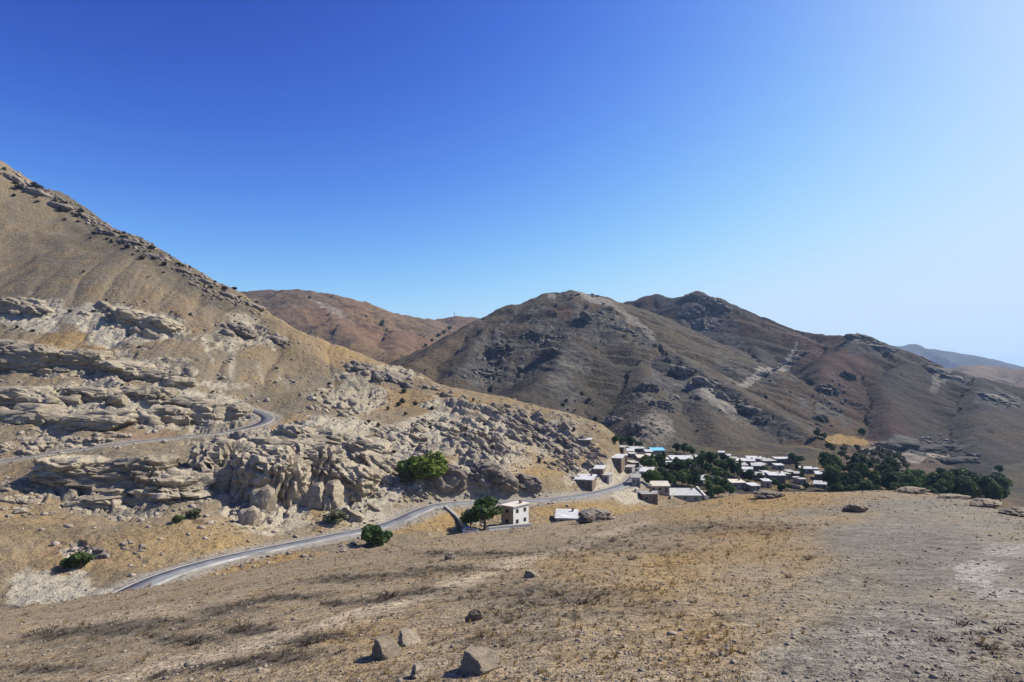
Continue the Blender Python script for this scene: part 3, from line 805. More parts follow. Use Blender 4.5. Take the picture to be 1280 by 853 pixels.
simple('steel', (0.30, 0.31, 0.32), None, 1, 0.5, 0, 0.4, 0.6)
simple('car_paint', (0.60, 0.61, 0.62), None, 1, 0.3, 0, 0.5, 0.3)
simple('tyre', (0.03, 0.03, 0.03), None, 1, 0.9)
def leaf_material(name, a, b, c):
    t = NT(name)
    n = t.noise(t.pos(), 0.55, 3, 0.6); n2 = t.noise(t.pos(), 3.0, 2, 0.6)
    oi = t.n('ShaderNodeObjectInfo').outputs['Random']
    col = t.mix(t.ramp(n, [(0.35, 0.0), (0.65, 1.0)]), a, b)
    col = t.mix(t.math('MULTIPLY', t.ramp(n2, [(0.5, 0.0), (0.75, 1.0)]), 0.7), col, c)
    col = t.mix(1.0, col, t.ramp(oi, [(0.0, 0.75), (1.0, 1.2)]), 'MULTIPLY')
    tr = t.n('ShaderNodeBsdfTranslucent'); t.l(col, tr.inputs['Color'])
    mx = t.n('ShaderNodeMixShader'); mx.inputs[0].default_value = 0.22
    t.l(t.b.outputs[0], mx.inputs[1]); t.l(tr.outputs[0], mx.inputs[2])
    t.l(mx.outputs[0], t.t.nodes['Material Output'].inputs['Surface'])
    return t.out(col, 0.75)
leaf_material('tree_leaf', (0.06, 0.10, 0.03), (0.09, 0.135, 0.04), (0.125, 0.165, 0.05))
leaf_material('dark_leaf', (0.035, 0.064, 0.026), (0.055, 0.09, 0.034), (0.08, 0.11, 0.04))
leaf_material('bright_leaf', (0.12, 0.17, 0.025), (0.19, 0.24, 0.04), (0.26, 0.29, 0.06))
leaf_material('light_leaf', (0.07, 0.11, 0.035), (0.10, 0.15, 0.045), (0.14, 0.18, 0.06))
leaf_material('olive_leaf', (0.085, 0.09, 0.05), (0.12, 0.12, 0.065), (0.15, 0.14, 0.08))
leaf_material('scrub_leaf', (0.07, 0.068, 0.046), (0.10, 0.093, 0.064), (0.13, 0.115, 0.08))
leaf_material('dry_grass', (0.33, 0.22, 0.085), (0.38, 0.27, 0.12), (0.24, 0.165, 0.085))

# ------------------------------------------------------------------ roads
def ribbon(name, rd, w, mat, lift=0.06, off=0.0, thick=0.25, kind='structure', parent=None):
    t = np.gradient(rd[:, :2], axis=0); t /= np.linalg.norm(t, axis=1, keepdims=True)
    n = np.stack([t[:, 1], -t[:, 0]], 1)
    L = rd.copy(); L[:, :2] += n * (off - w / 2); Rr = rd.copy(); Rr[:, :2] += n * (off + w / 2)
    N = len(rd); V = []
    for a, b in zip(L, Rr):
        V += [(a[0], a[1], a[2] + lift - thick), (a[0], a[1], a[2] + lift), (b[0], b[1], b[2] + lift), (b[0], b[1], b[2] + lift - thick)]
    F = []
    for i in range(N - 1):
        for k in range(3):
            F.append((4 * i + k, 4 * i + 4 + k, 4 * i + 5 + k, 4 * i + 1 + k))
    o = mesh_obj(name, np.array(V), np.array(F)[:, ::-1], mat, parent, False)
    if kind: o['kind'] = kind
    return o
rl = ribbon('road', road_low, 4.0, 'asphalt'); rl['label'] = 'pale grey asphalt road winding along the valley bottom'
ribbon('kerb', road_low, 0.4, 'kerb_stone', 0.3, 2.25, 0.6, None, rl)
ribbon('ditch_edge', road_low, 0.6, 'concrete', 0.10, -2.35, 0.6, None, rl)
_n = int(np.argmin(np.linalg.norm(road_up - at(308, 511, 250), axis=1)))
road_vis = road_up[:_n]
ru = ribbon('road', road_vis, 3.8, 'dark_asphalt'); ru['label'] = 'narrow dark asphalt road with a hairpin bend across the hillside'
ribbon('kerb', road_vis, 0.4, 'concrete', 0.12, 2.15, 0.6, None, ru)

# ------------------------------------------------------------------ rocks
def ico(sub):
    import bmesh
    bm = bmesh.new(); bmesh.ops.create_icosphere(bm, subdivisions=sub, radius=1.0)
    V = np.array([v.co[:] for v in bm.verts]); F = np.array([[v.index for v in f.verts] for f in bm.faces]); bm.free()
    return V, F
ICO1, ICO2, ICO3 = ico(1), ico(2), ico(3)
def n3(V, s, seed):
    return pnoise(V[:, 0] * s + 3.1 * V[:, 2] * s * .7, V[:, 1] * s - 2.3 * V[:, 2] * s * .6, seed) + 0.6 * pnoise(V[:, 2] * s * 1.3 + seed, V[:, 0] * s - V[:, 1] * s, seed + 5)
ICO4 = ico(4)
def rock_shape(seed, style, sub=None):
    g = np.random.default_rng(seed)
    V, F = sub or ICO3; V = V.copy()
    for i in range(g.integers(8, 12)):
        n = g.normal(size=3); n[2] *= 0.8
        n /= np.linalg.norm(n); d = g.uniform(0.55, 0.9)
        V -= np.maximum(0, V @ n - d)[:, None] * n
    if style == 'wedge':      # one smooth slope, one sheer broken face
        for n, d in (((.62, -.25, .74), .30), ((-.8, -.58, .1), .30), ((-.95, .1, .15), .5), ((.05, 0, 1), .62), ((-.4, -.5, .75), .55), ((.15, -.98, .2), .62)):
            n = np.array(n) / np.linalg.norm(n); V -= np.maximum(0, V @ n - d)[:, None] * n
        V *= (1 + 0.08 * n3(V, 1.6, seed) + 0.075 * n3(V, 4.0, seed + 1) + 0.05 * n3(V, 9.0, seed + 2) + 0.02 * n3(V, 20.0, seed + 3))[:, None]
        V /= np.abs(V).max(0)
        return V, F
    a = np.arctan2(V[:, 1], V[:, 0])
    wob = n3(V, 1.1, seed + 40)
    if style == 'slab':       # bedded: shelves stepping in and out, cut by a few joints
        st = np.sin(V[:, 2] * 10 + 1.8 * wob + seed) * 0.5 + 0.5
        V[:, :2] *= (0.80 + 0.20 * sstep(0.2, 0.55, st))[:, None]
        f1, f2, c = vor(a * 1.1 + .4 * wob, V[:, 2] * 2.6 + .3 * wob, seed)
    elif style == 'rib':      # upright flutes
        fl = np.abs(np.sin(a * 4 + 1.3 * wob))
        V[:, :2] *= (0.72 + 0.30 * fl ** 0.6)[:, None]
        f1, f2, c = vor(a * 2.4 + .3 * wob, V[:, 2] * 0.9 + .3 * wob, seed)
    else:
        f1, f2, c = vor(a * 1.3 + .3 * wob + V[:, 2], V[:, 2] * 1.6 - V[:, 0] + .3 * wob, seed)
    r = 1 - 0.16 * (1 - sstep(0.0, 0.16, f2 - f1)) + 0.16 * (c - 0.5)
    r += 0.10 * n3(V, 1.6, seed) + 0.05 * n3(V, 4.0, seed + 1) + 0.025 * n3(V, 9.0, seed + 2)
    V *= r[:, None]
    V /= np.abs(V).max(0)
    return V, F
def rock_mesh(seed, style, mat):
    V, F = rock_shape(seed, style)
    me = bpy.data.meshes.new('rock_block')
    me.from_pydata(V.tolist(), [], F.tolist()); me.update()
    me.materials.append(MATS[mat])
    me.polygons.foreach_set('use_smooth', np.ones(len(F), bool))
    me.set_sharp_from_angle(angle=R(60))
    return me
ROCKS = {}
for mat in ('pale_rock', 'dark_rock', 'mountain_rock'):
    for st in ('slab', 'block', 'rib'):
        ROCKS[mat, st] = [rock_mesh(100 + i * 13 + len(mat) * 7 + len(st), st, mat) for i in range(5)]

ICO5 = ico(5)
def vor3(P, seed):
    I = np.floor(P); f1 = np.full(len(P), 9.0); f2 = f1.copy(); cid = np.zeros(len(P))
    for dx in (-1, 0, 1):
        for dy in (-1, 0, 1):
            for dz in (-1, 0, 1):
                C = I + (dx, dy, dz)
                h = _hash(C[:, 0] + C[:, 2] * 131, C[:, 1] - C[:, 2] * 71, seed); h2 = _hash(C[:, 1] + C[:, 2] * 57, C[:, 0] + 13, seed + 9)
                Q = C + np.stack([(h & 0xFFFF) / 65536.0, (h >> 16) / 65536.0, (h2 & 0xFFFF) / 65536.0], 1)
                d = np.linalg.norm(P - Q, axis=1); m = d < f1
                f2 = np.where(m, f1, np.minimum(f2, d)); cid = np.where(m, (h2 % 9973) / 9973.0, cid); f1 = np.where(m, d, f1)
    return f1, f2, cid
def mass_mesh(seed, half, style, mat, dip=0.0, sub=None):
    """one continuous rock mass in metres: beds stepping in and out, joints, worn edges"""
    g = np.random.default_rng(seed)
    V, F = sub or ICO5; D = V.copy(); half = np.array(half)
    V = np.sign(V) * np.abs(V) ** 0.72                       # boxy ellipsoid
    for i in range(6):
        n = g.normal(size=3); n /= np.linalg.norm(n); V -= np.maximum(0, V @ n - g.uniform(.72, 1.05))[:, None] * n
    M = V * half
    wob = n3(M / 6.0, 1.0, seed) * 1.0
    c, s_ = math.cos(dip), math.sin(dip)
    bx, bz = M[:, 0] * c - M[:, 2] * s_, M[:, 0] * s_ + M[:, 2] * c
    off = np.zeros(len(V))
    if style == 'rib':
        q = (bx + 0.4 * M[:, 1]) / 2.3 + wob * .6
        fr = q - np.floor(q); lay = _hash(np.floor(q), np.floor(q) * 0, seed) / 4294967296.0
        off += (lay - .5) * 1.8 - 1.5 * (1 - sstep(0, .28, np.minimum(fr, 1 - fr)))
        f1, f2, cid = vor3(np.stack([bx / 3.0, M[:, 1] / 3.0, bz / 4.5], 1) + wob[:, None] * .25, seed)
    else:
        T = 1.5 if style == 'slab' else 2.6
        q = bz / T + wob * .55
        fr = q - np.floor(q); lay = _hash(np.floor(q), np.floor(q) * 0 + 3, seed) / 4294967296.0
        off += (lay - .5) * 1.5 - (0.95 if style == 'slab' else .7) * (1 - sstep(0, .3, np.minimum(fr, 1 - fr)))
        f1, f2, cid = vor3(np.stack([bx / 5.2, M[:, 1] / 5.2, bz / (T * 1.6)], 1) + wob[:, None] * .25, seed)
    off += (cid - .5) * 1.5 - 0.95 * (1 - sstep(0, .13, f2 - f1))
    f1, f2, cid = vor3(np.stack([bx / 1.9, M[:, 1] / 1.9, bz / 1.2], 1) + wob[:, None] * .2, seed + 3)
    off += (cid - .5) * .55 - 0.32 * (1 - sstep(0, .16, f2 - f1))
    off += 0.5 * n3(M / 3.0, 1.0, seed + 7) + 0.22 * n3(M / 1.1, 1.0, seed + 8)
    k = min(1.0, float(np.min(half)) / 4.5)
    N = D / half; N /= np.linalg.norm(N, axis=1, keepdims=True)
    N[:, 2] *= 0.55
    M = M + N * (off * k)[:, None]
    me = bpy.data.meshes.new('rock_mass'); me.from_pydata(M.tolist(), [], F.tolist()); me.update()
    me.materials.append(MATS[mat]); me.polygons.foreach_set('use_smooth', np.ones(len(F), bool)); me.set_sharp_from_angle(angle=R(26))
    return me
def masses(root, lst, style, mat, dip=0.0, rmin=100, seed=1, back=0.35, deep=0.75, rot=0.0, sc=1.0, sub=None):
    P = seen([m[0] for m in lst], [m[1] for m in lst], rmin)
    for i, ((px, py, w, h, *ex), p) in enumerate(zip(lst, P)):
        d = np.linalg.norm(p); hx = w * .5 / FPX * d; hz_ = h * .5 / FPX * d; hy = hx * deep if hx * deep < hz_ * 2.2 else hz_ * 2.2
        hy = max(hy, hz_ * .8)
        st = ex[0] if ex else style; dp = ex[1] if len(ex) > 1 else dip
        me = mass_mesh(seed * 31 + i * 7, (hx / sc, hy / sc, hz_ / sc), st, mat, dp, sub or (ICO5 if w >= 74 else ICO4))
        put('rock_mass', me, root, (p[0] - root.location.x, p[1] + hy * back - root.location.y, p[2] - root.location.z), (0, dp * .5, rot), (sc, sc, sc))

def outcrop(label, regions, n, size, asp, mat, style, dip=0.0, yaw=0.0, sink=0.35, seed=1, rmin=100, jit=0.18, rmax=2500, name='rock_outcrop', group=None):
    """regions: where the outcrop is seen (px, py, half width, half height, tilt); size: visible width in pixels"""
    g = np.random.default_rng(seed)
    tot = sum(r[2] * r[3] for r in regions)
    px, py = [], []
    for (cx, cy, w, h, *ro) in regions:
        m = max(1, round(n * w * h / tot)); ro = ro[0] if ro else 0
        a = g.uniform(0, 2 * math.pi, m); q = np.sqrt(g.uniform(0, 1, m))
        u, v = w * q * np.cos(a), h * q * np.sin(a)
        px.append(cx + u * math.cos(ro) - v * math.sin(ro)); py.append(cy + u * math.sin(ro) + v * math.cos(ro))
    P = seen(np.concatenate(px), np.concatenate(py), rmin)
    ok = np.hypot(P[:, 0], P[:, 1]) < rmax
    P = P[ok]
    c = np.median(P, axis=0)
    d = np.linalg.norm(P - c, axis=1); P = P[d < 4 * np.median(d) + 1]
    root = empty(name, c)
    tag(root, label, 'rock outcrop', group)
    for p in P:
        w = math.exp(g.uniform(math.log(size[0]), math.log(size[1]))) * 0.5 / FPX * np.linalg.norm(p)
        sx, sy, sz = w * asp[0] * g.uniform(.8, 1.2), w * asp[1] * g.uniform(.8, 1.2), w * asp[2] * g.uniform(.75, 1.25)
        me = ROCKS[mat, style][g.integers(5)]
        put('rock_block', me, root, (p[0] - c[0], p[1] - c[1], p[2] - c[2] + sz * (1 - 2 * sink)),
            (g.normal() * jit * 0.4, dip + g.normal() * jit * 0.5, yaw + g.normal() * jit + (math.pi if g.random() < .5 and abs(dip) < .1 else 0)), (sx, sy, sz))
    return root

oc = outcrop('layered rock cliff band at the foot of the smooth upper slope, with a dark hollow', [(60, 452, 62, 14), (15, 445, 30, 10)], 30, (12, 34), (1, .7, .42), 'pale_rock', 'slab', 0.05, 0, 0.48, 1)
masses(oc, [(40, 452, 92, 34), (98, 455, 76, 32), (5, 440, 50, 26)], 'block', 'pale_rock', .05, seed=1)
oc = outcrop('tapering end of the layered cliff band, dipping toward the hairpin bend', [(150, 462, 46, 10, .15), (215, 474, 26, 8, .3)], 26, (8, 24), (1, .7, .42), 'pale_rock', 'slab', 0.2, 0, 0.48, 2)
masses(oc, [(150, 463, 60, 24), (190, 470, 50, 18), (222, 478, 36, 14)], 'block', 'pale_rock', .22, seed=2)
oc = outcrop('row of rounded pillow-like rocks just under the grassy ledge', [(60, 498, 75, 9), (165, 496, 60, 8)], 30, (12, 30), (1, .75, .5), 'pale_rock', 'block', 0.04, 0, 0.46, 3)
masses(oc, [(30, 500, 84, 26), (105, 496, 76, 22), (168, 498, 80, 24), (228, 508, 64, 24)], 'block', 'pale_rock', .05, seed=3)
oc = outcrop('long smooth whale-backed rocks above the upper road', [(100, 526, 58, 9, -.05), (30, 520, 40, 10)], 8, (26, 62), (1, .55, .3), 'pale_rock', 'block', 0.02, 0, 0.48, 4)
masses(oc, [(108, 530, 92, 20), (35, 524, 66, 28)], 'block', 'pale_rock', .0, seed=4)
oc = outcrop('rugged rock knobs with deep shadows beside the hairpin bend', [(200, 522, 40, 11), (262, 522, 36, 13), (295, 520, 14, 10)], 16, (12, 34), (1, .8, .7), 'pale_rock', 'block', .1, .2, 0.48, 5)
masses(oc, [(205, 523, 60, 30), (250, 521, 58, 36), (288, 522, 44, 34)], 'block', 'pale_rock', .1, seed=5)
outcrop('low broken rocks along the inner edge of the upper road', [(110, 550, 55, 6, -.12), (30, 560, 30, 8)], 45, (5, 14), (1, .8, .6), 'pale_rock', 'block', 0, 0, 0.53, 6)
oc = outcrop('domed cliff of stacked flat rock layers below the upper road', [(150, 606, 82, 26), (75, 596, 26, 18), (200, 622, 40, 14)], 36, (16, 46), (1, .7, .34), 'pale_rock', 'slab', .06, 0, 0.43, 7)
masses(oc, [(86, 597, 84, 46), (150, 604, 108, 66), (206, 618, 92, 52), (122, 634, 76, 24)], 'slab', 'pale_rock', .06, seed=6)
outcrop('rubble of small rocks at the left end of the domed layered cliff', [(30, 620, 30, 14), (40, 640, 40, 8)], 40, (5, 13), (1, .8, .6), 'pale_rock', 'block', 0, 0, 0.53, 8)
oc = outcrop('great ribbed cliff with black clefts standing over the lower road', [(280, 600, 36, 34), (330, 625, 50, 34), (395, 610, 34, 34, .3)], 22, (18, 42), (.85, .8, 1.25), 'pale_rock', 'rib', .18, 0, 0.45, 9)
masses(oc, [(272, 600, 80, 88), (330, 614, 92, 100), (388, 606, 84, 92), (345, 568, 120, 36, 'slab', .12)], 'rib', 'pale_rock', .25, seed=7)
oc = outcrop('sloping ribs at the right flank of the great ribbed cliff', [(430, 625, 40, 22, .4), (462, 600, 30, 18, .4)], 14, (12, 34), (1.1, .7, .55), 'pale_rock', 'slab', .5, 0, 0.53, 10)
masses(oc, [(435, 612, 84, 60), (470, 590, 74, 40)], 'slab', 'pale_rock', .45, seed=8)
oc = outcrop('smooth tilted slabs between the hairpin bend and the green bush', [(385, 545, 60, 12, .1), (450, 560, 40, 12, .3)], 16, (16, 44), (1, .7, .38), 'pale_rock', 'slab', .28, 0, 0.51, 11)
masses(oc, [(365, 545, 60, 28), (408, 548, 62, 26), (452, 563, 72, 30)], 'block', 'pale_rock', .3, seed=9)
oc = outcrop('bleached broken rock face high on the hillside, right of the golden patch', [(175, 402, 48, 16, .2), (130, 392, 30, 10)], 36, (7, 20), (1, .7, .6), 'pale_rock', 'block', .35, 0, 0.53, 12)
masses(oc, [(165, 398, 50, 22), (198, 408, 46, 22)], 'block', 'pale_rock', .4, seed=10)
oc = outcrop('bleached rock scab high on the hillside, left of the golden patch', [(22, 386, 34, 11)], 20, (7, 20), (1, .7, .6), 'pale_rock', 'block', .2, 0, 0.53, 13)
masses(oc, [(18, 386, 44, 22), (48, 392, 36, 18)], 'block', 'pale_rock', .3, seed=11)
oc = outcrop('jagged dark rock teeth on the slope above the hairpin bend', [(300, 414, 26, 8, .2), (345, 425, 22, 6, .3)], 20, (6, 16), (1, .7, .7), 'dark_rock', 'block', .4, 0, 0.53, 14)
masses(oc, [(298, 414, 40, 16), (342, 426, 30, 12)], 'block', 'dark_rock', .4, seed=12)
oc = outcrop('line of jagged dark rocks along the spur crest', [(450, 462, 26, 7, .3), (495, 472, 40, 8, .25), (560, 490, 30, 6, .25)], 46, (6, 18), (1, .6, .6), 'dark_rock', 'block', .45, 0, 0.53, 15)
masses(oc, [(452, 463, 36, 14), (488, 472, 40, 14)], 'block', 'dark_rock', .45, seed=13)
outcrop('pale blocky rocks below the end of the upper road', [(415, 508, 34, 12, .2)], 40, (7, 18), (1, .7, .6), 'pale_rock', 'block', .35, 0, 0.53, 16)
outcrop('whitish broken slabs above the bright green bush', [(555, 535, 48, 13, .15), (500, 545, 34, 10, .2)], 70, (6, 18), (1, .65, .5), 'pale_rock', 'slab', .45, 0, 0.55, 17)
outcrop('wide field of slanting rock slabs dropping toward the village', [(640, 530, 46, 18, .45), (690, 545, 50, 20, .45), (610, 555, 30, 14, .45)], 130, (7, 20), (1, .5, .45), 'dark_rock', 'slab', .62, 0, 0.51, 18)
outcrop('slanting slabs on the last foot of the spur above the village lane', [(730, 565, 32, 14, .45), (700, 580, 30, 10, .3)], 80, (6, 18), (1, .5, .45), 'dark_rock', 'slab', .6, 0, 0.51, 19)
oc = outcrop('overhanging brown rocks with a dark cave beside the lower road', [(560, 603, 22, 12), (612, 602, 34, 12), (652, 608, 16, 8)], 8, (18, 40), (1, .8, .75), 'dark_rock', 'block', .35, 0, 0.41, 20)
masses(oc, [(556, 600, 52, 36), (612, 598, 76, 36), (656, 606, 44, 22)], 'block', 'dark_rock', .35, seed=14, back=.5)
outcrop('rocks and ledges around the round olive bush', [(505, 615, 26, 10, .5), (540, 615, 20, 8)], 26, (6, 16), (1, .7, .5), 'pale_rock', 'slab', .5, 0, 0.53, 21)
outcrop('reddish crumbling bank in the golden meadow left of the lower road', [(110, 690, 30, 7, .2), (165, 685, 16, 9)], 30, (5, 14), (1, .7, .5), 'dark_rock', 'block', .1, 0, 0.56, 22)
outcrop('rough dark rocks on the bank between the lower road and the stony hilltop', [(385, 698, 12, 5), (330, 700, 34, 4, -.3), (440, 684, 26, 5, -.3)], 30, (4, 12), (1, .7, .6), 'dark_rock', 'block', .1, 0, 0.55, 23)
oc = outcrop('dark crags scattered along the top of the smooth tall slope', [(50, 234, 60, 9, .42), (150, 290, 80, 12, .5), (265, 360, 60, 12, .52)], 240, (2.5, 9), (1, .7, .6), 'dark_rock', 'block', .5, 0, 0.53, 24, rmax=700)
masses(oc, [(14 + 30 * k, 219 + 15.5 * k + (k * 7 % 5) + (4 if k < 4 else 8), 20 + (k * 11) % 14, 7 + (k * 5) % 5) for k in range(11)], 'block', 'dark_rock', .5, rmin=200, seed=15)
oc = outcrop('pale slanting slabs on the lower shoulder of the scrubby mountain', [(890, 483, 60, 9, .5), (935, 512, 34, 8, .5)], 110, (3.0, 11.2), (1, .5, .45), 'mountain_rock', 'slab', .55, 0, .5, 25, 330)
masses(oc, [(862, 468, 40, 16), (890, 484, 46, 18), (918, 500, 40, 14), (945, 516, 34, 12)], 'block', 'mountain_rock', .6, 330, 41, .7, .6, 0, 2.4, ICO4)
oc = outcrop('dark crags on the left face of the scrubby mountain', [(620, 440, 34, 14, -.5), (680, 430, 34, 16, -.6), (600, 468, 40, 10, -.2)], 120, (2.4, 9.0), (1, .7, .6), 'mountain_rock', 'block', -.3, 0, .5, 26, 330)
masses(oc, [(625, 440, 40, 20), (665, 425, 36, 24), (690, 445, 36, 22), (600, 468, 50, 16), (648, 465, 36, 16)], 'rib', 'dark_mountain_rock', -.3, 330, 42, .8, .6, 0, 2.8, ICO4)
oc = outcrop('grey crags down the middle gully of the scrubby mountain', [(815, 500, 34, 24, .4), (800, 540, 30, 14), (770, 535, 24, 14)], 120, (2.4, 9.0), (1, .7, .6), 'mountain_rock', 'block', .3, 0, .5, 27, 330)
masses(oc, [(810, 490, 30, 24), (828, 512, 34, 22), (800, 540, 36, 22), (770, 530, 30, 18)], 'rib', 'mountain_rock', .4, 330, 43, .75, .6, 0, 2.2, ICO4)
oc = outcrop('rocky knuckles on the shoulder below the scrubby summit', [(745, 398, 24, 8), (780, 415, 34, 7, .5), (725, 370, 24, 3)], 70, (2.4, 7.5), (1, .7, .6), 'mountain_rock', 'block', .4, 0, .5, 28, 330)
masses(oc, [(742, 398, 34, 14), (775, 412, 40, 12)], 'block', 'mountain_rock', .5, 330, 44, .75, .6, 0, 3, ICO4)
oc = outcrop('rock crown of the sharp dark peak', [(878, 376, 20, 7), (880, 400, 22, 16), (900, 385, 18, 10, .5)], 80, (2.4, 9.0), (1, .7, .7), 'mountain_rock', 'block', .3, 0, .5, 29, 500)
masses(oc, [(874, 376, 34, 16), (896, 390, 46, 26, 'rib', .6), (868, 398, 40, 40, 'rib', .3), (886, 412, 36, 30)], 'rib', 'mountain_rock', .4, 500, 40, .75, .6, 0, 4.0, ICO4)
oc = outcrop('slanting pale ledge crossing the fold below the dark ridge', [(965, 462, 26, 4, -.45), (1000, 445, 10, 3, -.4)], 40, (2.4, 9.0), (1, .6, .4), 'mountain_rock', 'slab', -.45, 0, .38, 30, 500)
masses(oc, [(952, 470, 30, 7), (980, 456, 34, 7)], 'slab', 'mountain_rock', -.5, 500, 45, .7, .5, 0, 3, ICO4)
oc = outcrop('rocky tooth at the end of the reddish ridge', [(1082, 425, 22, 5, .3), (1110, 437, 16, 4, .3)], 46, (2.4, 7.5), (1, .7, .6), 'mountain_rock', 'block', .3, 0, .5, 31, 500)
masses(oc, [(1078, 424, 30, 12), (1105, 436, 30, 8)], 'block', 'mountain_rock', .4, 500, 46, .7, .6, 0, 3, ICO4)
oc = outcrop('broken ledges on the long ridge descending past the grove', [(1180, 466, 26, 6, .4), (1250, 500, 26, 8, .3)], 60, (2.4, 9.0), (1, .7, .5), 'mountain_rock', 'block', .3, 0, .5, 32, 400)
masses(oc, [(1172, 463, 34, 10), (1195, 474, 30, 8), (1250, 502, 46, 14)], 'block', 'mountain_rock', .4, 400, 47, .75, .6, 0, 3, ICO4)
oc = outcrop('dark rock step above the green grove', [(1150, 556, 50, 9, -.2), (1190, 572, 40, 7)], 80, (3.0, 10.5), (1, .6, .5), 'mountain_rock', 'block', .1, 0, .5, 33, 300)
masses(oc, [(1130, 560, 50, 14), (1170, 566, 60, 14), (1205, 578, 40, 10)], 'block', 'dark_mountain_rock', -.1, 300, 48, .75, .6, 0, 2.2, ICO4)
oc = outcrop('scattered crags on the dark slope above the yellow field', [(1040, 500, 26, 24, -.7), (1085, 520, 24, 8, .6), (1020, 530, 20, 10)], 70, (2.4, 8.2), (1, .6, .5), 'mountain_rock', 'block', -.3, 0, .5, 34, 400)
masses(oc, [(1040, 495, 24, 26), (1060, 475, 22, 18), (1025, 528, 26, 16)], 'rib', 'dark_mountain_rock', -.4, 400, 49, .8, .6, 0, 2.6, ICO4)

# ------------------------------------------------------------------ the stubble field at the mountain foot
simple('stubble', (0.25, 0.155, 0.048), (0.15, 0.10, 0.04), 0.16, 0.95, 0.2)
gx_, gy_ = np.meshgrid(np.linspace(1033, 1083, 16), np.linspace(545, 558.5, 8))
_t = (gx_ - 1058) / 25.0
fpx = gx_ + (gy_ - 551) * .6; fpy = 551.5 + (gy_ - 551.5) * (1 - .55 * np.abs(_t) ** 2.2) + 1.4 * np.sin(gx_ * .13) + .8 * np.sin(gx_ * .37 + gy_)
FP = seen(fpx.ravel(), fpy.ravel(), 300, 900)
FP[:, 2] = gz(FP[:, 0], FP[:, 1]) + 0.5
ii = np.arange(128).reshape(8, 16)
tag(mesh_obj('field', FP, np.stack([ii[1:, :-1], ii[1:, 1:], ii[:-1, 1:], ii[:-1, :-1]], 2).reshape(-1, 4), 'stubble'), 'small golden stubble field above the terraced orchard', None, None, 'structure')

# ------------------------------------------------------------------ single boulders on the hilltop
def boulder(label, px, py, w, h, seed, depth=0.8, rot=0.0, mat='near_rock', sink=0.3, style='block', dip=0.0, dx=0.0):
    p = seen(px, py, 2.5, 100)[0]
    d = np.linalg.norm(p)
    sx = w * 0.5 / FPX * d; sz = h * 0.5 / FPX * d / (1 - sink)
    V, F = rock_shape(seed, style, ICO4)
    me = bpy.data.meshes.new('boulder'); me.from_pydata((V * np.array([sx, sx * depth, sz])).tolist(), [], F.tolist()); me.update()
    me.materials.append(MATS[mat]); me.polygons.foreach_set('use_smooth', np.ones(len(F), bool)); me.set_sharp_from_angle(angle=R(35))
    o = put('boulder', me, None, (p[0], p[1], p[2] + sz * (1 - 2 * sink)), (0, dip, rot))
    return tag(o, label, 'boulder', 'boulders on the stony hilltop')
boulder('cracked tan boulder with a steep smooth right side, largest on the hilltop', 598, 838, 62, 25, 921, .9, .0, sink=.3, style='wedge')
boulder('squat tan boulder with a black shaded face, left of a paler rock', 478, 822, 42, 22, 922, .9, .0, sink=.3, style='wedge')
boulder('paler rounded rock leaning behind the squat boulder', 506, 806, 32, 17, 923, .9, -.3, sink=.35, style='wedge')
boulder('small rough stone in front of the boulder pair', 521, 846, 20, 14, 904, .9, 1.0)
boulder('flat-topped stone alone on the slope beside the worn path', 664, 722, 24, 11, 905, .8, .4, style='wedge')
boulder('little dark stone near the top of the slope facing the road', 563, 699, 15, 9, 906, .8, .4, 'dark_rock')
boulder('low stone beside a dead twiggy plant above the large boulder', 593, 776, 22, 13, 907, .8, .2)
boulder('dark flat rock lying on the track just below the crest', 1070, 640, 26, 9, 908, .8, .1, 'dark_rock')
boulder('domed grey rock at the crest before the grove', 1143, 617, 34, 7, 909, .9, .1)
boulder('long smooth rock slab running along the crest', 1190, 623, 36, 4, 910, .7, -.1)
boulder('split rounded rock at the crest above the dark slope', 1230, 634, 34, 8, 911, .8, .15, sink=.25)
boulder('broad pale rock at the far end of the crest', 1275, 644, 34, 7, 912, .8, .2)
boulder('dark hump of rock beside the slab-roofed shed', 745, 652, 50, 15, 913, .8, .1, 'dark_rock')
boulder('dark round rock under the flat concrete yard', 851, 628, 30, 14, 914, .8, .1, 'dark_rock')
boulder('pale chalky stone on the slope under the village lane', 790, 640, 18, 7, 915, .8, .1)
boulder('ochre knoll rock at the crest below the mud houses', 962, 622, 40, 10, 916, .8, .1)

# ------------------------------------------------------------------ gravel, loose stones, dry grass and scrub (too many to count)
def merged(name, base_V, base_F, P, S, rotz, mat, kind='stuff', label=None, tilt=None, squash=None):
    n = len(P); k = len(base_V[0])
    vi = rng.integers(0, len(base_V), n)
    B = np.stack(base_V)[vi]
    if squash is not None: B = B * squash[:, None, :]
    c, s = np.cos(rotz)[:, None], np.sin(rotz)[:, None]
    X = B[..., 0] * c - B[..., 1] * s; Y = B[..., 0] * s + B[..., 1] * c
    V = np.stack([X, Y, B[..., 2]], 2) * S[:, None, None] + P[:, None, :]
    F = (base_F[None] + (np.arange(n) * k)[:, None, None]).reshape(-1, base_F.shape[1])
    o = mesh_obj(name, V.reshape(-1, 3), F, mat, None, False)
    return tag(o, label, None, None, kind)
stoneV = []
for i in range(10):
    V, F = ICO1; V = V[:, :].copy()
    V *= (1 + 0.35 * np.random.default_rng(i).normal(size=(len(V), 1)).clip(-1, 1))
    stoneV.append(V)
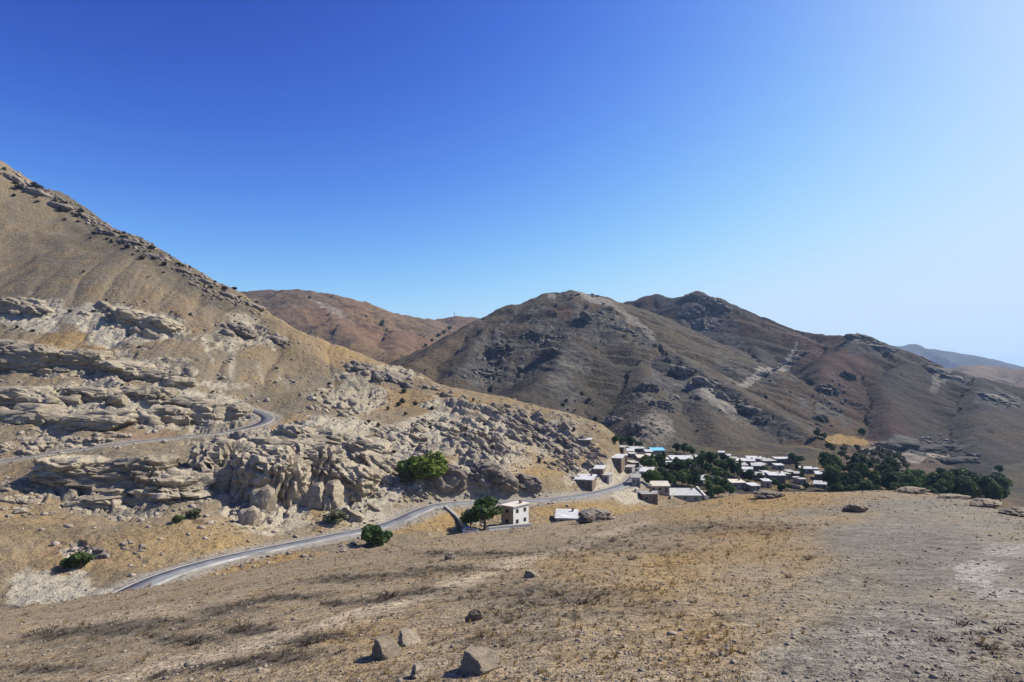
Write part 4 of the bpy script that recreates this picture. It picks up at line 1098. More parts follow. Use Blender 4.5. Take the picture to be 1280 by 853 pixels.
# icosahedron only, 20 faces
def ico0():
    import bmesh
    bm = bmesh.new(); bmesh.ops.create_icosphere(bm, subdivisions=1, radius=1.0)
    V = np.array([v.co[:] for v in bm.verts]); F = np.array([[v.index for v in f.verts] for f in bm.faces]); bm.free()
    return V, F
I0 = ico0()
stoneV = [I0[0] * (1 + 0.28 * np.random.default_rng(i).normal(size=(len(I0[0]), 1)).clip(-1, 1)) for i in range(10)]
def scatter(n, r0, r1, bias=1.0):
    u = rng.uniform(0, 1, n) ** bias
    r = r0 * (r1 / r0) ** u; az = rng.uniform(R(-43), R(43), n)
    x, y = r * np.sin(az), r * np.cos(az)
    return x, y, r
x, y, r = scatter(44000, 2.8, 60, 1.3)
dens = fbm(x, y, 2.2, 3, 81) + 0.5 * fbm(x, y, 9, 2, 82) + 0.25 * pmask(TRACK, x, y)
keep = dens + rng.uniform(-.5, .5, len(x)) > 0.0
x, y, r = x[keep], y[keep], r[keep]
sz = np.exp(rng.normal(math.log(0.0038), 0.6, len(x))) * (1 + r / 11)
sz = np.minimum(sz, 0.018 + 0.0012 * r)
sz = np.where(rng.uniform(size=len(x)) < 0.01, sz * 2.2, sz)
P = np.stack([x, y, gz(x, y) + sz * 0.15], 1)
merged('gravel', stoneV, I0[1], P, sz, rng.uniform(0, 6.28, len(x)), 'gravel_stone', 'stuff', 'loose gravel and small stones strewn over the hilltop', squash=np.stack([rng.uniform(.8, 1.4, len(x)), rng.uniform(.7, 1.1, len(x)), rng.uniform(.4, .75, len(x))], 1))
print('gravel', len(x))

# small rubble on the hillside
az = rng.uniform(R(-43), R(8), 14000); r = np.sqrt(rng.uniform(105 ** 2, 400 ** 2, 14000))
x, y = r * np.sin(az), r * np.cos(az)
rk = pmask(ROCK, x, y)
d1, _ = road_near(x, y, road_low); d2, _ = road_near(x, y, road_up)
keep = (rng.uniform(size=len(x)) < 0.10 + 0.8 * rk) & (d1 > 3.4) & (d2 > 3.2)
x, y = x[keep], y[keep]
sz = np.exp(rng.normal(math.log(0.34), 0.5, len(x))).clip(.12, 1.3)
P = np.stack([x, y, gz(x, y) + sz * 0.1], 1)
merged('rubble', stoneV, I0[1], P, sz, rng.uniform(0, 6.28, len(x)), 'hill_stone', 'stuff', 'small rubble strewn between the hillside ledges', squash=np.stack([rng.uniform(.8, 1.6, len(x)), rng.uniform(.7, 1.1, len(x)), rng.uniform(.45, .9, len(x))], 1))
print('rubble', len(x))

def tuft(seed, n, spread, h, w):
    g = np.random.default_rng(seed); V = []
    for i in range(n):
        a = g.uniform(0, 6.28); b = g.uniform(0, 6.28); l = g.uniform(.5, 1) * h; s = g.uniform(.1, 1) * spread
        cx, cy = g.normal(size=2) * 0.16 * spread
        tx, ty = cx + math.cos(a) * s, cy + math.sin(a) * s
        V += [(cx + math.cos(b) * w, cy + math.sin(b) * w, -0.03), (cx - math.cos(b) * w, cy - math.sin(b) * w, -0.03), (tx, ty, l)]
    return np.array(V)
grassV = [tuft(i, 16, 0.8, 1.0, 0.05) for i in range(8)]
grassF = np.arange(48).reshape(16, 3)
x, y, r = scatter(34000, 2.8, 66, 1.0)
go = pmask(GOLD, x, y)
dens = 0.25 + 0.75 * go + 0.6 * fbm(x, y, 3.0, 3, 91) - 0.5 * pmask(TRACK[:3], x, y)
keep = rng.uniform(size=len(x)) < dens
x, y, r = x[keep], y[keep], r[keep]
sz = np.exp(rng.normal(math.log(0.017), 0.4, len(x))) * (1 + np.minimum(r, 40) / 14)
P = np.stack([x, y, gz(x, y)], 1)
merged('dry_grass', grassV, grassF, P, sz, rng.uniform(0, 6.28, len(x)), 'dry_grass', 'stuff', 'short straw-coloured grass growing thinly over the hilltop')
print('grass', len(x))
# golden grass on the meadow and road banks below
az = rng.uniform(R(-43), R(20), 40000); r = np.sqrt(rng.uniform(95 ** 2, 290 ** 2, 40000))
x, y = r * np.sin(az), r * np.cos(az)
d1, _ = road_near(x, y, road_low)
keep = (rng.uniform(size=len(x)) < pmask(GOLD, x, y) * 0.8) & (d1 > 3.6)
x, y = x[keep], y[keep]
sz = np.exp(rng.normal(math.log(0.27), 0.35, len(x)))
P = np.stack([x, y, gz(x, y)], 1)
merged('dry_grass', grassV, grassF, P, sz, rng.uniform(0, 6.28, len(x)), 'dry_grass', 'stuff', 'golden dry grass on the meadow and banks beside the lower road')
print('meadow', len(x))
# grey-brown thorn scrub, ankle high
scrubV = [tuft(50 + i, 22, 1.3, 0.55, 0.045) for i in range(8)]
scrubF = np.arange(66).reshape(22, 3)
x, y, r = scatter(24000, 2.8, 70, 0.95)
dk = pmask(DARK, x, y)
dens = 0.16 + 0.95 * dk + 0.5 * fbm(x * .6 + y * .3, y * 1.6, 4.0, 3, 95) - 0.5 * pmask(TRACK[:3], x, y)
keep = rng.uniform(size=len(x)) < dens
x, y, r = x[keep], y[keep], r[keep]
sz = np.exp(rng.normal(math.log(0.02), 0.45, len(x))) * (1 + np.minimum(r, 40) / 12) * (1 + 0.7 * dk[keep])
P = np.stack([x, y, gz(x, y)], 1)
merged('low_scrub', scrubV, scrubF, P, sz, rng.uniform(0, 6.28, len(x)), 'dead_twig', 'stuff', 'ankle-high grey-brown scrub in patches over the hilltop')
print('scrub', len(x))

# ------------------------------------------------------------------ dry twiggy plants one can tell apart
def twig_mesh(seed):
    g = random.Random(seed); m = MB()
    for i in range(26):
        a = g.uniform(0, 6.28); e = g.uniform(.25, 1.2); L = g.uniform(.5, 1.0)
        p0 = Vector((g.gauss(0, .06), g.gauss(0, .06), -.04)); d = Vector((math.cos(a) * math.cos(e), math.sin(a) * math.cos(e), math.sin(e)))
        p1 = p0 + d * L * .5; p2 = p1 + (d + Vector((g.gauss(0, .35), g.gauss(0, .35), g.gauss(0, .25)))).normalized() * L * .5
        m.tube([p0, p1, p2], [.022, .016, .005], 3)
        p3 = p1 + (d + Vector((g.gauss(0, .6), g.gauss(0, .6), g.gauss(0, .4)))).normalized() * L * .35
        m.tube([p1, p3], [.012, .004], 3)
    return m.mesh('dry_shrub', 'dead_twig')
twigs = [twig_mesh(i) for i in range(4)]
for i, (px, py, w, lab) in enumerate([
    (240, 806, 52, 'wide dead twiggy shrub standing alone on the left of the worn path'), (305, 788, 40, 'dead twiggy shrub in the dark strip above the wide one'),
    (388, 806, 46, 'dead shrub with grey stems left of the squat boulder'), (486, 748, 40, 'flattened dead shrub on the slope above the boulder pair'),
    (597, 768, 26, 'dead twigs sprouting beside the low stone above the large boulder'), (899, 770, 24, 'small bare dark shrub alone on the gravel beside the golden grass'),
    (700, 745, 34, 'low dead shrub right of the worn path'), (790, 700, 26, 'dead shrub in the golden patch at the top of the path'),
    (1010, 700, 22, 'brown clump at the edge of the gravel track'), (985, 722, 18, 'small brown clump next to the clump by the track'),
    (510, 788, 18, 'dark twigs growing out between the boulder pair'), (420, 758, 30, 'dark flattened shrub on the slope facing the road')]):
    p = seen(px, py, 2.5, 100)[0]; d = np.linalg.norm(p); s = w * .5 / FPX * d
    tag(put('dry_shrub', twigs[i % 4], None, tuple(p), (0, 0, i * 1.7), (s * 1.2, s * 1.2, s * .8)), lab, 'shrub', 'dead shrubs on the hilltop')

# ------------------------------------------------------------------ trees and bushes
def crown_mesh(name, seed, rx, rz, zc, clumps, leaves, ls, mat, flat=0.0):
    g = np.random.default_rng(seed)
    V = []
    C = []
    while len(C) < clumps:
        p = g.uniform(-1, 1, 3)
        if 0.25 < np.linalg.norm(p) < 1: C.append(p)
    for c in C:
        cr = g.uniform(.26, .44)
        for i in range(leaves):
            d = g.normal(size=3); d /= np.linalg.norm(d)
            q = (c * 0.78 + d * cr * g.uniform(.55, 1.0) ** .5)
            p = np.array([q[0] * rx, q[1] * rx, zc + q[2] * rz])
            if p[2] < 0.05: continue
            n = d + g.normal(size=3) * .55; n /= np.linalg.norm(n)
            a = np.cross(n, [0.3, .2, 1]); a /= np.linalg.norm(a); b = np.cross(n, a)
            s = ls * g.uniform(.6, 1.3)
            V += [p + a * s, p + b * s * .7, p - a * s, p - b * s * .7]
    V = np.array(V)
    me = bpy.data.meshes.new(name)
    me.from_pydata(V.tolist(), [], np.arange(len(V)).reshape(-1, 4).tolist()); me.update(); me.materials.append(MATS[mat])
    return me
def trunk_mesh(seed, h, r, zc, rx):
    g = random.Random(seed); m = MB()
    top = Vector((g.gauss(0, .15), g.gauss(0, .15), zc))
    m.tube([(0, 0, -.8), (0.03, 0, h * .2), tuple(top * .6), tuple(top)], [r * 1.25, r, r * .75, r * .4], 7)
    for i in range(5):
        a = i * 1.26 + g.uniform(-.4, .4); st = top * g.uniform(.45, .85)
        en = st + Vector((math.cos(a) * rx * .6, math.sin(a) * rx * .6, rx * .5))
        m.tube([tuple(st), tuple((st + en) / 2 + Vector((0, 0, .2))), tuple(en)], [r * .45, r * .3, r * .12], 5)
    return m.mesh('trunk', 'bark')
TREES = {}
for i, (key, rx, rz, zc, cl, lv, ls, mat) in enumerate([
    ('broad', 3.2, 2.8, 4.2, 22, 95, .36, 'tree_leaf'), ('broad2', 3.4, 2.6, 4.0, 24, 90, .36, 'tree_leaf'), ('dark', 3.0, 3.2, 4.4, 22, 95, .36, 'dark_leaf'),
    ('dark2', 3.4, 2.9, 4.2, 24, 90, .36, 'dark_leaf'), ('tall', 1.8, 4.0, 4.9, 18, 95, .32, 'tree_leaf'), ('young', 1.1, 1.2, 1.9, 10, 36, .22, 'olive_leaf'), ('light', 2.8, 2.6, 3.9, 18, 80, .34, 'light_leaf'), ('poplar', 1.2, 4.6, 5.4, 20, 70, .28, 'light_leaf')]):
    TREES[key] = (trunk_mesh(i, zc, .22 if key != 'young' else .09, zc, rx), crown_mesh('crown', i, rx, rz, zc, cl, lv, ls, mat))
BUSH = {k: crown_mesh('crown', 60 + i, 1.0, .75, .62, 18, 70, .12, mat) for i, (k, mat) in enumerate((('bright', 'bright_leaf'), ('green', 'tree_leaf'), ('olive', 'olive_leaf'), ('scrub', 'scrub_leaf')))}
def tree(name, key, label, px, py, w, group, cat='tree', rmin=120, stretch=1.0):
    p = seen(px, py, rmin)[0]; d = np.linalg.norm(p)
    if d > 1500: return None
    rx = {'broad': 3.2, 'broad2': 3.4, 'dark': 3.0, 'dark2': 3.4, 'tall': 1.8, 'young': 1.1, 'light': 2.8, 'poplar': 1.2}[key]
    s = w * .5 / FPX * d / rx
    root = empty(name, tuple(p), random.uniform(0, 6.28)); root.scale = (s, s, s * stretch)
    put('trunk', TREES[key][0], root); put('crown', TREES[key][1], root)
    return tag(root, label, cat, group)
bush_stem = MB()
for i in range(7):
    a = i * .9; bush_stem.tube([(0, 0, -.2), (math.cos(a) * .25, math.sin(a) * .25, .35), (math.cos(a) * .55, math.sin(a) * .55, .7)], [.05, .04, .015], 5)
bush_stem = bush_stem.mesh('stem', 'bark')
def bush(name, key, label, px, py, w, h, group=None, rmin=95, cat='bush'):
    p = seen(px, py, rmin)[0]; d = np.linalg.norm(p)
    if d > 1500: return None
    s = w * .5 / FPX * d; sz = h / FPX * d / 1.35
    root = empty(name, (p[0], p[1], p[2]), random.uniform(0, 6.28)); root.scale = (s, s, sz)
    put('stem', bush_stem, root); put('crown', BUSH[key], root)
    return tag(root, label, cat, group)
bush('bush', 'green', 'large dark green bush growing among the pale slabs', 512, 601, 40, 25)
bush('bush', 'bright', 'bright yellow-green bush beside the large dark green one', 534, 598, 58, 32)
bush('bush', 'olive', 'round dull olive bush beside the bright green one', 506, 602, 26, 20)
bush('bush', 'green', 'dark green bush at the roadside where the lower road straightens', 466, 682, 38, 23)
bush('bush', 'green', 'small green bush right of the roadside bush', 484, 678, 16, 14)
tree('tree', 'broad', 'wide dark green tree beside the white two-storey house', 606, 662, 46, None, rmin=100, stretch=.75)
tree('tree', 'broad2', 'smaller green tree left of the wide one, below the road', 588, 660, 26, None, rmin=100, stretch=.8)
bush('bush', 'green', 'small green bush at the foot of the domed layered cliff', 222, 654, 14, 9)
bush('bush', 'olive', 'yellowish bush on the ledge beside the domed layered cliff', 243, 648, 18, 10)
bush('bush', 'green', 'straggling green bush by the reddish bank', 100, 708, 26, 14)
bush('bush', 'green', 'tiny green bush at the left end of the reddish bank', 82, 710, 12, 9)
bush('bush', 'olive', 'grey-green bush in the hollow under the ribbed cliff', 420, 652, 30, 12)
# thorn bushes on the ridge and slope
for i in range(110):
    t = random.random() ** .9; px = t * 330 + random.uniform(-6, 6); py = 212 + t * 172 + abs(random.gauss(0, 13))
    w = random.choice((2.5, 3, 3.5, 4, 5, 7))
    bush('thorn_bush', 'scrub', 'dark thorn bush among the crags along the top of the tall slope', px, py, w * random.uniform(.9, 1.3), w * random.uniform(.45, .75), 'thorn bushes along the ridge', 200)
for i in range(20):
    px = random.uniform(0, 420); py = random.uniform(330, 500)
    bush('thorn_bush', 'scrub', 'lone dark thorn bush dotted on the open hillside', px, py, random.uniform(3, 6), random.uniform(1.8, 3.4), 'thorn bushes on the open hillside', 150)
for i in range(40):
    px = random.uniform(440, 760); py = random.uniform(490, 600)
    bush('thorn_bush', 'scrub', 'grey-green thorn bush between the slanting slabs', px, py, random.uniform(4, 8), random.uniform(3, 6), 'thorn bushes between the slabs', 150)
for i in range(34):
    px = random.uniform(520, 1270); py = random.uniform(430, 560)
    bush('thorn_bush', 'scrub', 'dark thorn bush dotted on the mountain slopes', px, py, random.uniform(2, 4.5), random.uniform(1.2, 2.6), 'thorn bushes on the mountains', 340)
# village trees
K = ['broad', 'light', 'dark', 'broad2', 'dark2']
def trees(label, group, spots, keys=K, stretch=1.0, name='tree'):
    for i, (px, py, w) in enumerate(spots):
        tree(name, keys[i % len(keys)], label, px, py, w, group, stretch=stretch)
trees('dense dark green tree in the row behind the hall with the cream roof', 'trees behind the hall', [(812 + 8 * i, 609 + (i % 2), 18) for i in range(8)])
trees('green tree between the village lane and the long white roofs', 'trees by the long white roofs', [(806, 588, 16), (814, 590, 14), (824, 588, 15), (838, 590, 13), (850, 592, 16), (846, 586, 12), (860, 590, 14)])
trees('tall shady tree in the middle of the village', 'trees in the middle of the village', [(872, 586, 13), (880, 580, 14), (889, 584, 14), (898, 588, 14), (884, 594, 14), (905, 592, 13), (912, 587, 12), (918, 595, 14), (896, 598, 14), (876, 600, 13), (908, 602, 11), (925, 598, 10), (938, 602, 11), (893, 576, 10), (905, 578, 10)])
trees('green tree in the garden beside the flat concrete yard', 'garden trees by the yard', [(886, 616, 13), (896, 612, 14), (906, 616, 13), (898, 622, 14), (888, 625, 11), (912, 621, 13), (884, 606, 10)])
trees('tree in the dark line at the mountain foot behind the village', 'trees at the mountain foot', [(770, 556, 10), (778, 558, 10), (788, 560, 11), (798, 562, 11), (846, 566, 11), (856, 568, 12), (864, 571, 11), (990, 579, 9), (1000, 580, 10), (1040, 583, 11)])
trees('slim upright tree rising above the roofs beside the lane', 'slim trees by the lane', [(816, 586, 5), (830, 584, 5), (868, 590, 5), (878, 588, 5), (1003, 604, 5), (996, 590, 4), (925, 590, 4)], ['poplar'])
trees('small garden tree among the mud houses at the village edge', 'trees at the village edge', [(955, 592, 10), (968, 608, 10), (976, 616, 10), (985, 612, 9), (1008, 612, 9), (950, 600, 9)], stretch=.8)
random.seed(21)
gs = []
for i in range(125):
    t = random.random()
    px = 1032 + 222 * t; lo = 588 + 34 * max(0, t - .1) ; hi = 632
    gs.append((px, random.uniform(lo, hi), random.choice((9, 11, 13, 15, 18, 20))))
gs.sort(key=lambda g: g[1])
trees('dark leafy tree in the long dense grove down the valley', 'trees of the long grove', gs, ['dark', 'broad2', 'dark2', 'broad', 'light', 'dark', 'broad'])
for r_ in range(4):
    for c in range(13):
        if random.random() < .3: continue
        tree('young_tree', 'young', 'small young tree in the rows of the terraced orchard', 1044 + c * 7 + random.uniform(-3, 3) + r_ * 2, 566 + r_ * 4.5 + c * .7 + random.uniform(-1.5, 1.5), random.uniform(5, 8), 'orchard trees', rmin=300)
trees('dark bush-like tree at the edge of the yellow field', 'trees by the yellow field', [(1022, 547, 9), (1030, 549, 8), (1078, 546, 9), (1036, 562, 9), (1250, 592, 8)], ['dark', 'dark2'], .8)
trees('tree in the notch between the brown hills and the scrubby mountain', 'trees in the notch', [(548, 422, 6), (555, 418, 6), (562, 413, 6), (540, 428, 5), (532, 434, 5)], ['dark'], .7)

# ------------------------------------------------------------------ houses
def house(label, px, py, wpx, d, h, yaw=0.0, wall='brown_wall', roof='white_roof', style='flat', wins=2, door=True, pitch=0.10, name='house', storeys=1, side=0, rmin=120, group=None, dist=None):
    p = seen(px, py, rmin)[0]
    L = np.linalg.norm(p); w = wpx / FPX * L
    if storeys == 1: h = h * .82; pitch = pitch * .75
    root = empty(name, tuple(p), yaw); tag(root, label, 'house', group)
    x0, x1, y0, y1 = -w / 2, w / 2, 0.0, d
    MB().box(x0, x1, y0, y1, -2.5, h).build('wall', wall, root)
    o = .35
    if style == 'flat':
        f, b = h + 0.02, h + 0.02 + pitch * d
        r = MB().hexa([(x0 - o, y0 - o, f), (x1 + o, y0 - o, f), (x1 + o, y1 + o, b), (x0 - o, y1 + o, b), (x0 - o, y0 - o, f + .22), (x1 + o, y0 - o, f + .22), (x1 + o, y1 + o, b + .22), (x0 - o, y1 + o, b + .22)]).build('roof', roof, root)
        if pitch > 0.01:
            MB().add([(x0, y0 + .05, h), (x1, y0 + .05, h), (x1, y1, h), (x0, y1, h), (x1, y1, b - .01), (x0, y1, b - .01)], [(1, 2, 4), (0, 5, 3), (2, 3, 5, 4)]).build('gable_wall', wall, root)
        if wpx > 16:
            MB().box(x1 - 1.6, x1 - 1.0, y1 - 2.2, y1 - 1.6, b - .3, b + 1.0).build('chimney', 'brown_wall', r)
    else:
        rg = h + (d / 2) * max(pitch, .28); ym = d / 2
        m = MB()
        for ya, yb, za, zb in ((y0 - o, ym, h - .08, rg), (ym, y1 + o, rg, h - .08)):
            m.hexa([(x0 - o, ya, za), (x1 + o, ya, za), (x1 + o, yb, zb), (x0 - o, yb, zb), (x0 - o, ya, za + .16), (x1 + o, ya, za + .16), (x1 + o, yb, zb + .16), (x0 - o, yb, zb + .16)])
        r = m.build('roof', roof, root)
        MB().add([(x0 + .02, y0, h), (x0 + .02, y1, h), (x0 + .02, ym, rg), (x1 - .02, y0, h), (x1 - .02, y1, h), (x1 - .02, ym, rg)], [(0, 2, 1), (3, 4, 5)]).build('gable_wall', wall, root)
        MB().box(x0 - o, x1 + o, ym - .12, ym + .12, rg + .1, rg + .22).build('ridge_cap', roof, r)
    def win(cx, zc, ww, hh, face):
        fr = MB(); pn = MB(); t = .09
        if face == 'front':
            fr.box(cx - ww / 2, cx + ww / 2, -.05, .04, zc - hh / 2, zc - hh / 2 + t).box(cx - ww / 2, cx + ww / 2, -.05, .04, zc + hh / 2 - t, zc + hh / 2)
            fr.box(cx - ww / 2, cx - ww / 2 + t, -.05, .04, zc - hh / 2 + t, zc + hh / 2 - t).box(cx + ww / 2 - t, cx + ww / 2, -.05, .04, zc - hh / 2 + t, zc + hh / 2 - t)
            pn.box(cx - ww / 2 + t, cx + ww / 2 - t, -.02, .03, zc - hh / 2 + t, zc + hh / 2 - t)
        else:
            X = x1
            fr.box(X - .04, X + .05, cx - ww / 2, cx + ww / 2, zc - hh / 2, zc - hh / 2 + t).box(X - .04, X + .05, cx - ww / 2, cx + ww / 2, zc + hh / 2 - t, zc + hh / 2)
            fr.box(X - .04, X + .05, cx - ww / 2, cx - ww / 2 + t, zc - hh / 2 + t, zc + hh / 2 - t).box(X - .04, X + .05, cx + ww / 2 - t, cx + ww / 2, zc - hh / 2 + t, zc + hh / 2 - t)
            pn.box(X - .03, X + .02, cx - ww / 2 + t, cx + ww / 2 - t, zc - hh / 2 + t, zc + hh / 2 - t)
        f = pn.build('window', 'window_glass', root); fr.build('frame', 'window_frame', f)
    sh = h / storeys
    for s in range(storeys):
        for i in range(wins):
            if s == 0 and door and i == wins - 1:
                cx = x0 + (i + .5) * w / wins
                dd = MB().box(cx - .5, cx + .5, -.04, .05, 0, min(2.1, sh * .8)).build('door', 'door_metal', root)
                MB().box(cx + .32, cx + .38, -.09, -.04, .95, 1.1).build('handle', 'steel', dd)
            else:
                win(x0 + (i + .5) * w / wins, s * sh + sh * .56, min(1.3, w / wins * .5), min(1.3, sh * .42), 'front')
        for i in range(side):
            win((i + .5) * d / side, s * sh + sh * .56, min(1.2, d / side * .5), min(1.2, sh * .42), 'side')
    return root

def wall_run(name, label, pts, th, h, mat, cat='wall', rmin=100, base=1.2, cap=None):
    P = seen([p[0] for p in pts], [p[1] for p in pts], rmin)
    m = MB(); c = MB(); o0 = P[0]
    for a, b in zip(P[:-1], P[1:]):
        t = (b - a)[:2]; t /= np.linalg.norm(t); n = np.array([t[1], -t[0]]) * th / 2
        q = [(a[:2] + n), (b[:2] + n), (b[:2] - n), (a[:2] - n)]; za = (a[2], b[2], b[2], a[2])
        m.hexa([(*(k - o0[:2]), z - o0[2] - base) for k, z in zip(q, za)] + [(*(k - o0[:2]), z - o0[2] + h) for k, z in zip(q, za)])
        if cap:
            n2 = n * 1.25; q = [(a[:2] + n2), (b[:2] + n2), (b[:2] - n2), (a[:2] - n2)]
            c.hexa([(*(k - o0[:2]), z - o0[2] + h + .003) for k, z in zip(q, za)] + [(*(k - o0[:2]), z - o0[2] + h + .12) for k, z in zip(q, za)])
    root = empty(name, tuple(o0)); tag(root, label, cat)
    m.build('wall_body', mat, root)
    if cap: c.build('coping', cap, root)
    return root

# houses beside the lower road
hs = house('two-storey house with a sunlit-white side wall and flat cream roof below the road', 634, 659, 19, 6.5, 5.4, -.7, 'tan_wall', 'cream_roof', 'flat', 1, False, .02, storeys=2, side=2, rmin=100)
_w = 19 / FPX * np.linalg.norm(np.array(hs.location))
MB().box(_w / 2 + .004, _w / 2 + .014, .0, 6.5, -2.5, 5.38).build('sunlit_plaster_wall', 'white_wall', hs)  # white plaster panel; sunlight on this side is put into its colour
MB().box(-_w / 2 - .3, -_w / 2 - .01, 1.0, 4.2, -2.0, 2.6).build('lean_to', 'brown_wall', hs)
house('low shed under a wide tilted pale slab roof by the dark rock', 708, 655, 25, 8, 1.7, -.12, 'grey_wall', 'white_roof', 'flat', 2, True, .16, name='shed', rmin=100)
wall_run('terrace_wall', 'whitewashed terrace wall in front of the two-storey house', [(610, 665), (636, 662), (664, 660)], .9, 1.0, 'white_wall', rmin=100, cap='concrete')
wall_run('stone_wall', 'grey stone wall climbing from the parked car to the lower road', [(585, 664), (572, 650), (556, 636)], .8, .9, 'concrete', rmin=110, cap='grey_wall')
# village by the lane
house('hall with a cream gabled roof and tan walls beside the lane', 821, 616, 30, 8.5, 3.0, -.03, 'tan_wall', 'cream_roof', 'gable', 4, True, .3, name='hall')
house('brown storehouse below the hall, dug into the crest', 813, 629, 18, 6, 3.6, .1, 'brown_wall', 'concrete', 'flat', 2, True, .0)
house('wide flat concrete-roofed yard building right of the hall', 857, 626, 36, 12, 2.2, -.05, 'grey_wall', 'grey_roof', 'flat', 3, True, .10)
house('narrow grey-roofed house behind the yard building', 872, 607, 14, 12, 2.8, -.4, 'grey_wall', 'grey_roof', 'flat', 2, True, .12)
wall_run('garden_wall', 'thin white garden wall dropping beside the garden trees', [(871, 612), (884, 626)], .6, 1.4, 'white_wall')
wall_run('lane_wall', 'pale wall along the lane in front of the hall', [(794, 616), (812, 619), (836, 618)], .6, 1.3, 'concrete', cap='white_wall')
house('house with a light blue metal roof at the mountain foot', 823, 569, 16, 8, 3.0, .1, 'tan_wall', 'blue_roof', 'gable', 3, True, .3)
house('long white-roofed house behind the trees, left of the grove lane', 857, 581, 31, 9, 3.0, -.05, 'grey_wall', 'white_roof', 'flat', 4, True, .16)
house('white-roofed house in front of the long white-roofed one', 862, 588, 16, 9, 2.6, .05, 'grey_wall', 'white_roof', 'flat', 2, True, .16)
house('small white-roofed house left of the long white-roofed one', 840, 587, 11, 8, 2.6, -.1, 'brown_wall', 'white_roof', 'flat', 2, True, .16)
house('brown house with a white roof on the last foot of the spur', 769, 582, 15, 8, 3.4, -.35, 'brown_wall', 'white_roof', 'flat', 2, True, .14)
house('white-roofed hut above the brown house on the spur', 786, 570, 12, 7, 2.6, -.2, 'grey_wall', 'white_roof', 'flat', 2, True, .14)
house('cream-roofed cottage at the upper end of the lane', 803, 579, 9, 7, 2.8, 0, 'tan_wall', 'cream_roof', 'flat', 2, True, .14)
house('grey-roofed house at the top of the village below the blue-roofed one', 799, 566, 18, 7, 2.6, .25, 'brown_wall', 'grey_roof', 'flat', 3, True, .14)
house('small white hut just right of the grey-roofed house at the top', 812, 570, 8, 6, 2.4, 0, 'grey_wall', 'white_roof', 'flat', 1, True, .14)
house('white-roofed house beside the lower road at the village entrance', 729, 610, 22, 8, 3.2, -.3, 'brown_wall', 'white_roof', 'flat', 3, True, .14)
house('small hut on the slope above the village entrance', 748, 594, 11, 6, 2.6, -.3, 'brown_wall', 'white_roof', 'flat', 1, True, .14)
house('narrow white-roofed house squeezed beside the lane trees', 806, 597, 13, 8, 2.6, -.4, 'grey_wall', 'white_roof', 'flat', 2, True, .14)
house('lone white-roofed hut high among the slanting slabs', 731, 556, 14, 6, 2.2, -.2, 'brown_wall', 'white_roof', 'flat', 2, True, .1)
house('grey house standing at the bend of the lane left of the hall', 795, 608, 10, 8, 3.6, -.2, 'grey_wall', 'concrete', 'flat', 2, True, .05)
# upper cluster
for (px, py, w, d, h, yaw, wl, rf, n, lab) in [
    (902, 570, 6.3, 4.3, 2.2, -.3, 'brown_wall', 'white_roof', 1, 'tiny white-roofed hut at the top corner of the upper cluster'),
    (909, 574, 7.2, 4.3, 2.2, -.3, 'brown_wall', 'white_roof', 1, 'small white-roofed hut just below the topmost one'),
    (929, 582, 25.2, 6.5, 2.8, -.35, 'brown_wall', 'white_roof', 4, 'long slanting white-roofed house leading the upper cluster'),
    (944, 579, 16.2, 6.5, 2.8, -.2, 'grey_wall', 'white_roof', 3, 'white-roofed house behind the long slanting one'),
    (963, 582, 16.2, 7.9, 2.8, .3, 'brown_wall', 'dull_roof', 3, 'broad white-roofed house in the middle of the upper cluster'),
    (982, 579, 21.6, 5.0, 2.6, -.1, 'brown_wall', 'white_roof', 4, 'long narrow white-roofed house closing the upper cluster under the bare slope'),
    (926, 587, 16.2, 7.2, 2.4, -.1, 'grey_wall', 'dull_roof', 3, 'flat white-roofed house under the long slanting one'),
    (948, 589, 13.5, 6.5, 3.0, -.3, 'brown_wall', 'grey_roof', 2, 'grey-roofed house in the middle of the upper cluster'),
    (934, 593, 10.8, 5.8, 2.6, -.4, 'brown_wall', 'white_roof', 2, 'small tilted white-roofed house beside the shady trees'),
    (972, 605, 17.1, 6.5, 4.6, -.15, 'brown_wall', 'white_roof', 3, 'tall dark-walled house with a bright white roof below the upper cluster'),
    (948, 600, 12.6, 5.8, 2.6, -.3, 'grey_wall', 'grey_roof', 2, 'low grey house between the tall dark-walled house and the trees'),
    (924, 611, 16.2, 5.8, 3.0, .1, 'tan_wall', 'cream_roof', 2, 'ochre mud house standing in the trees near the crest'),
    (945, 613, 10.8, 5.0, 2.2, .2, 'tan_wall', 'white_roof', 2, 'mud house with a white roof edge near the crest'),
    (989, 595, 7.2, 4.3, 2.2, 0, 'brown_wall', 'dull_roof', 1, 'hut right of the tall dark-walled house'),
    (960, 596, 7.2, 4.3, 2.4, .3, 'grey_wall', 'white_roof', 1, 'little hut tucked behind the tall dark-walled house'),
    (1013, 592, 18.0, 5.0, 2.6, -.1, 'grey_wall', 'white_roof', 3, 'white-roofed house at the grove end of the village'),
    (1031, 600, 17.1, 6.5, 3.0, -.35, 'brown_wall', 'white_roof', 3, 'dark-walled white-roofed house nearest to the grove'),
    (1026, 611, 13.5, 6.5, 2.2, -.5, 'grey_wall', 'grey_roof', 2, 'grey flat-roofed house below the one nearest to the grove'),
    (897, 606, 8.1, 5.0, 2.4, -.2, 'grey_wall', 'grey_roof', 1, 'grey-roofed hut half hidden by garden trees')]:
    house(lab, px, py, w, d, h, yaw, wl, rf, 'flat', n, True, .16, group='houses of the upper village')

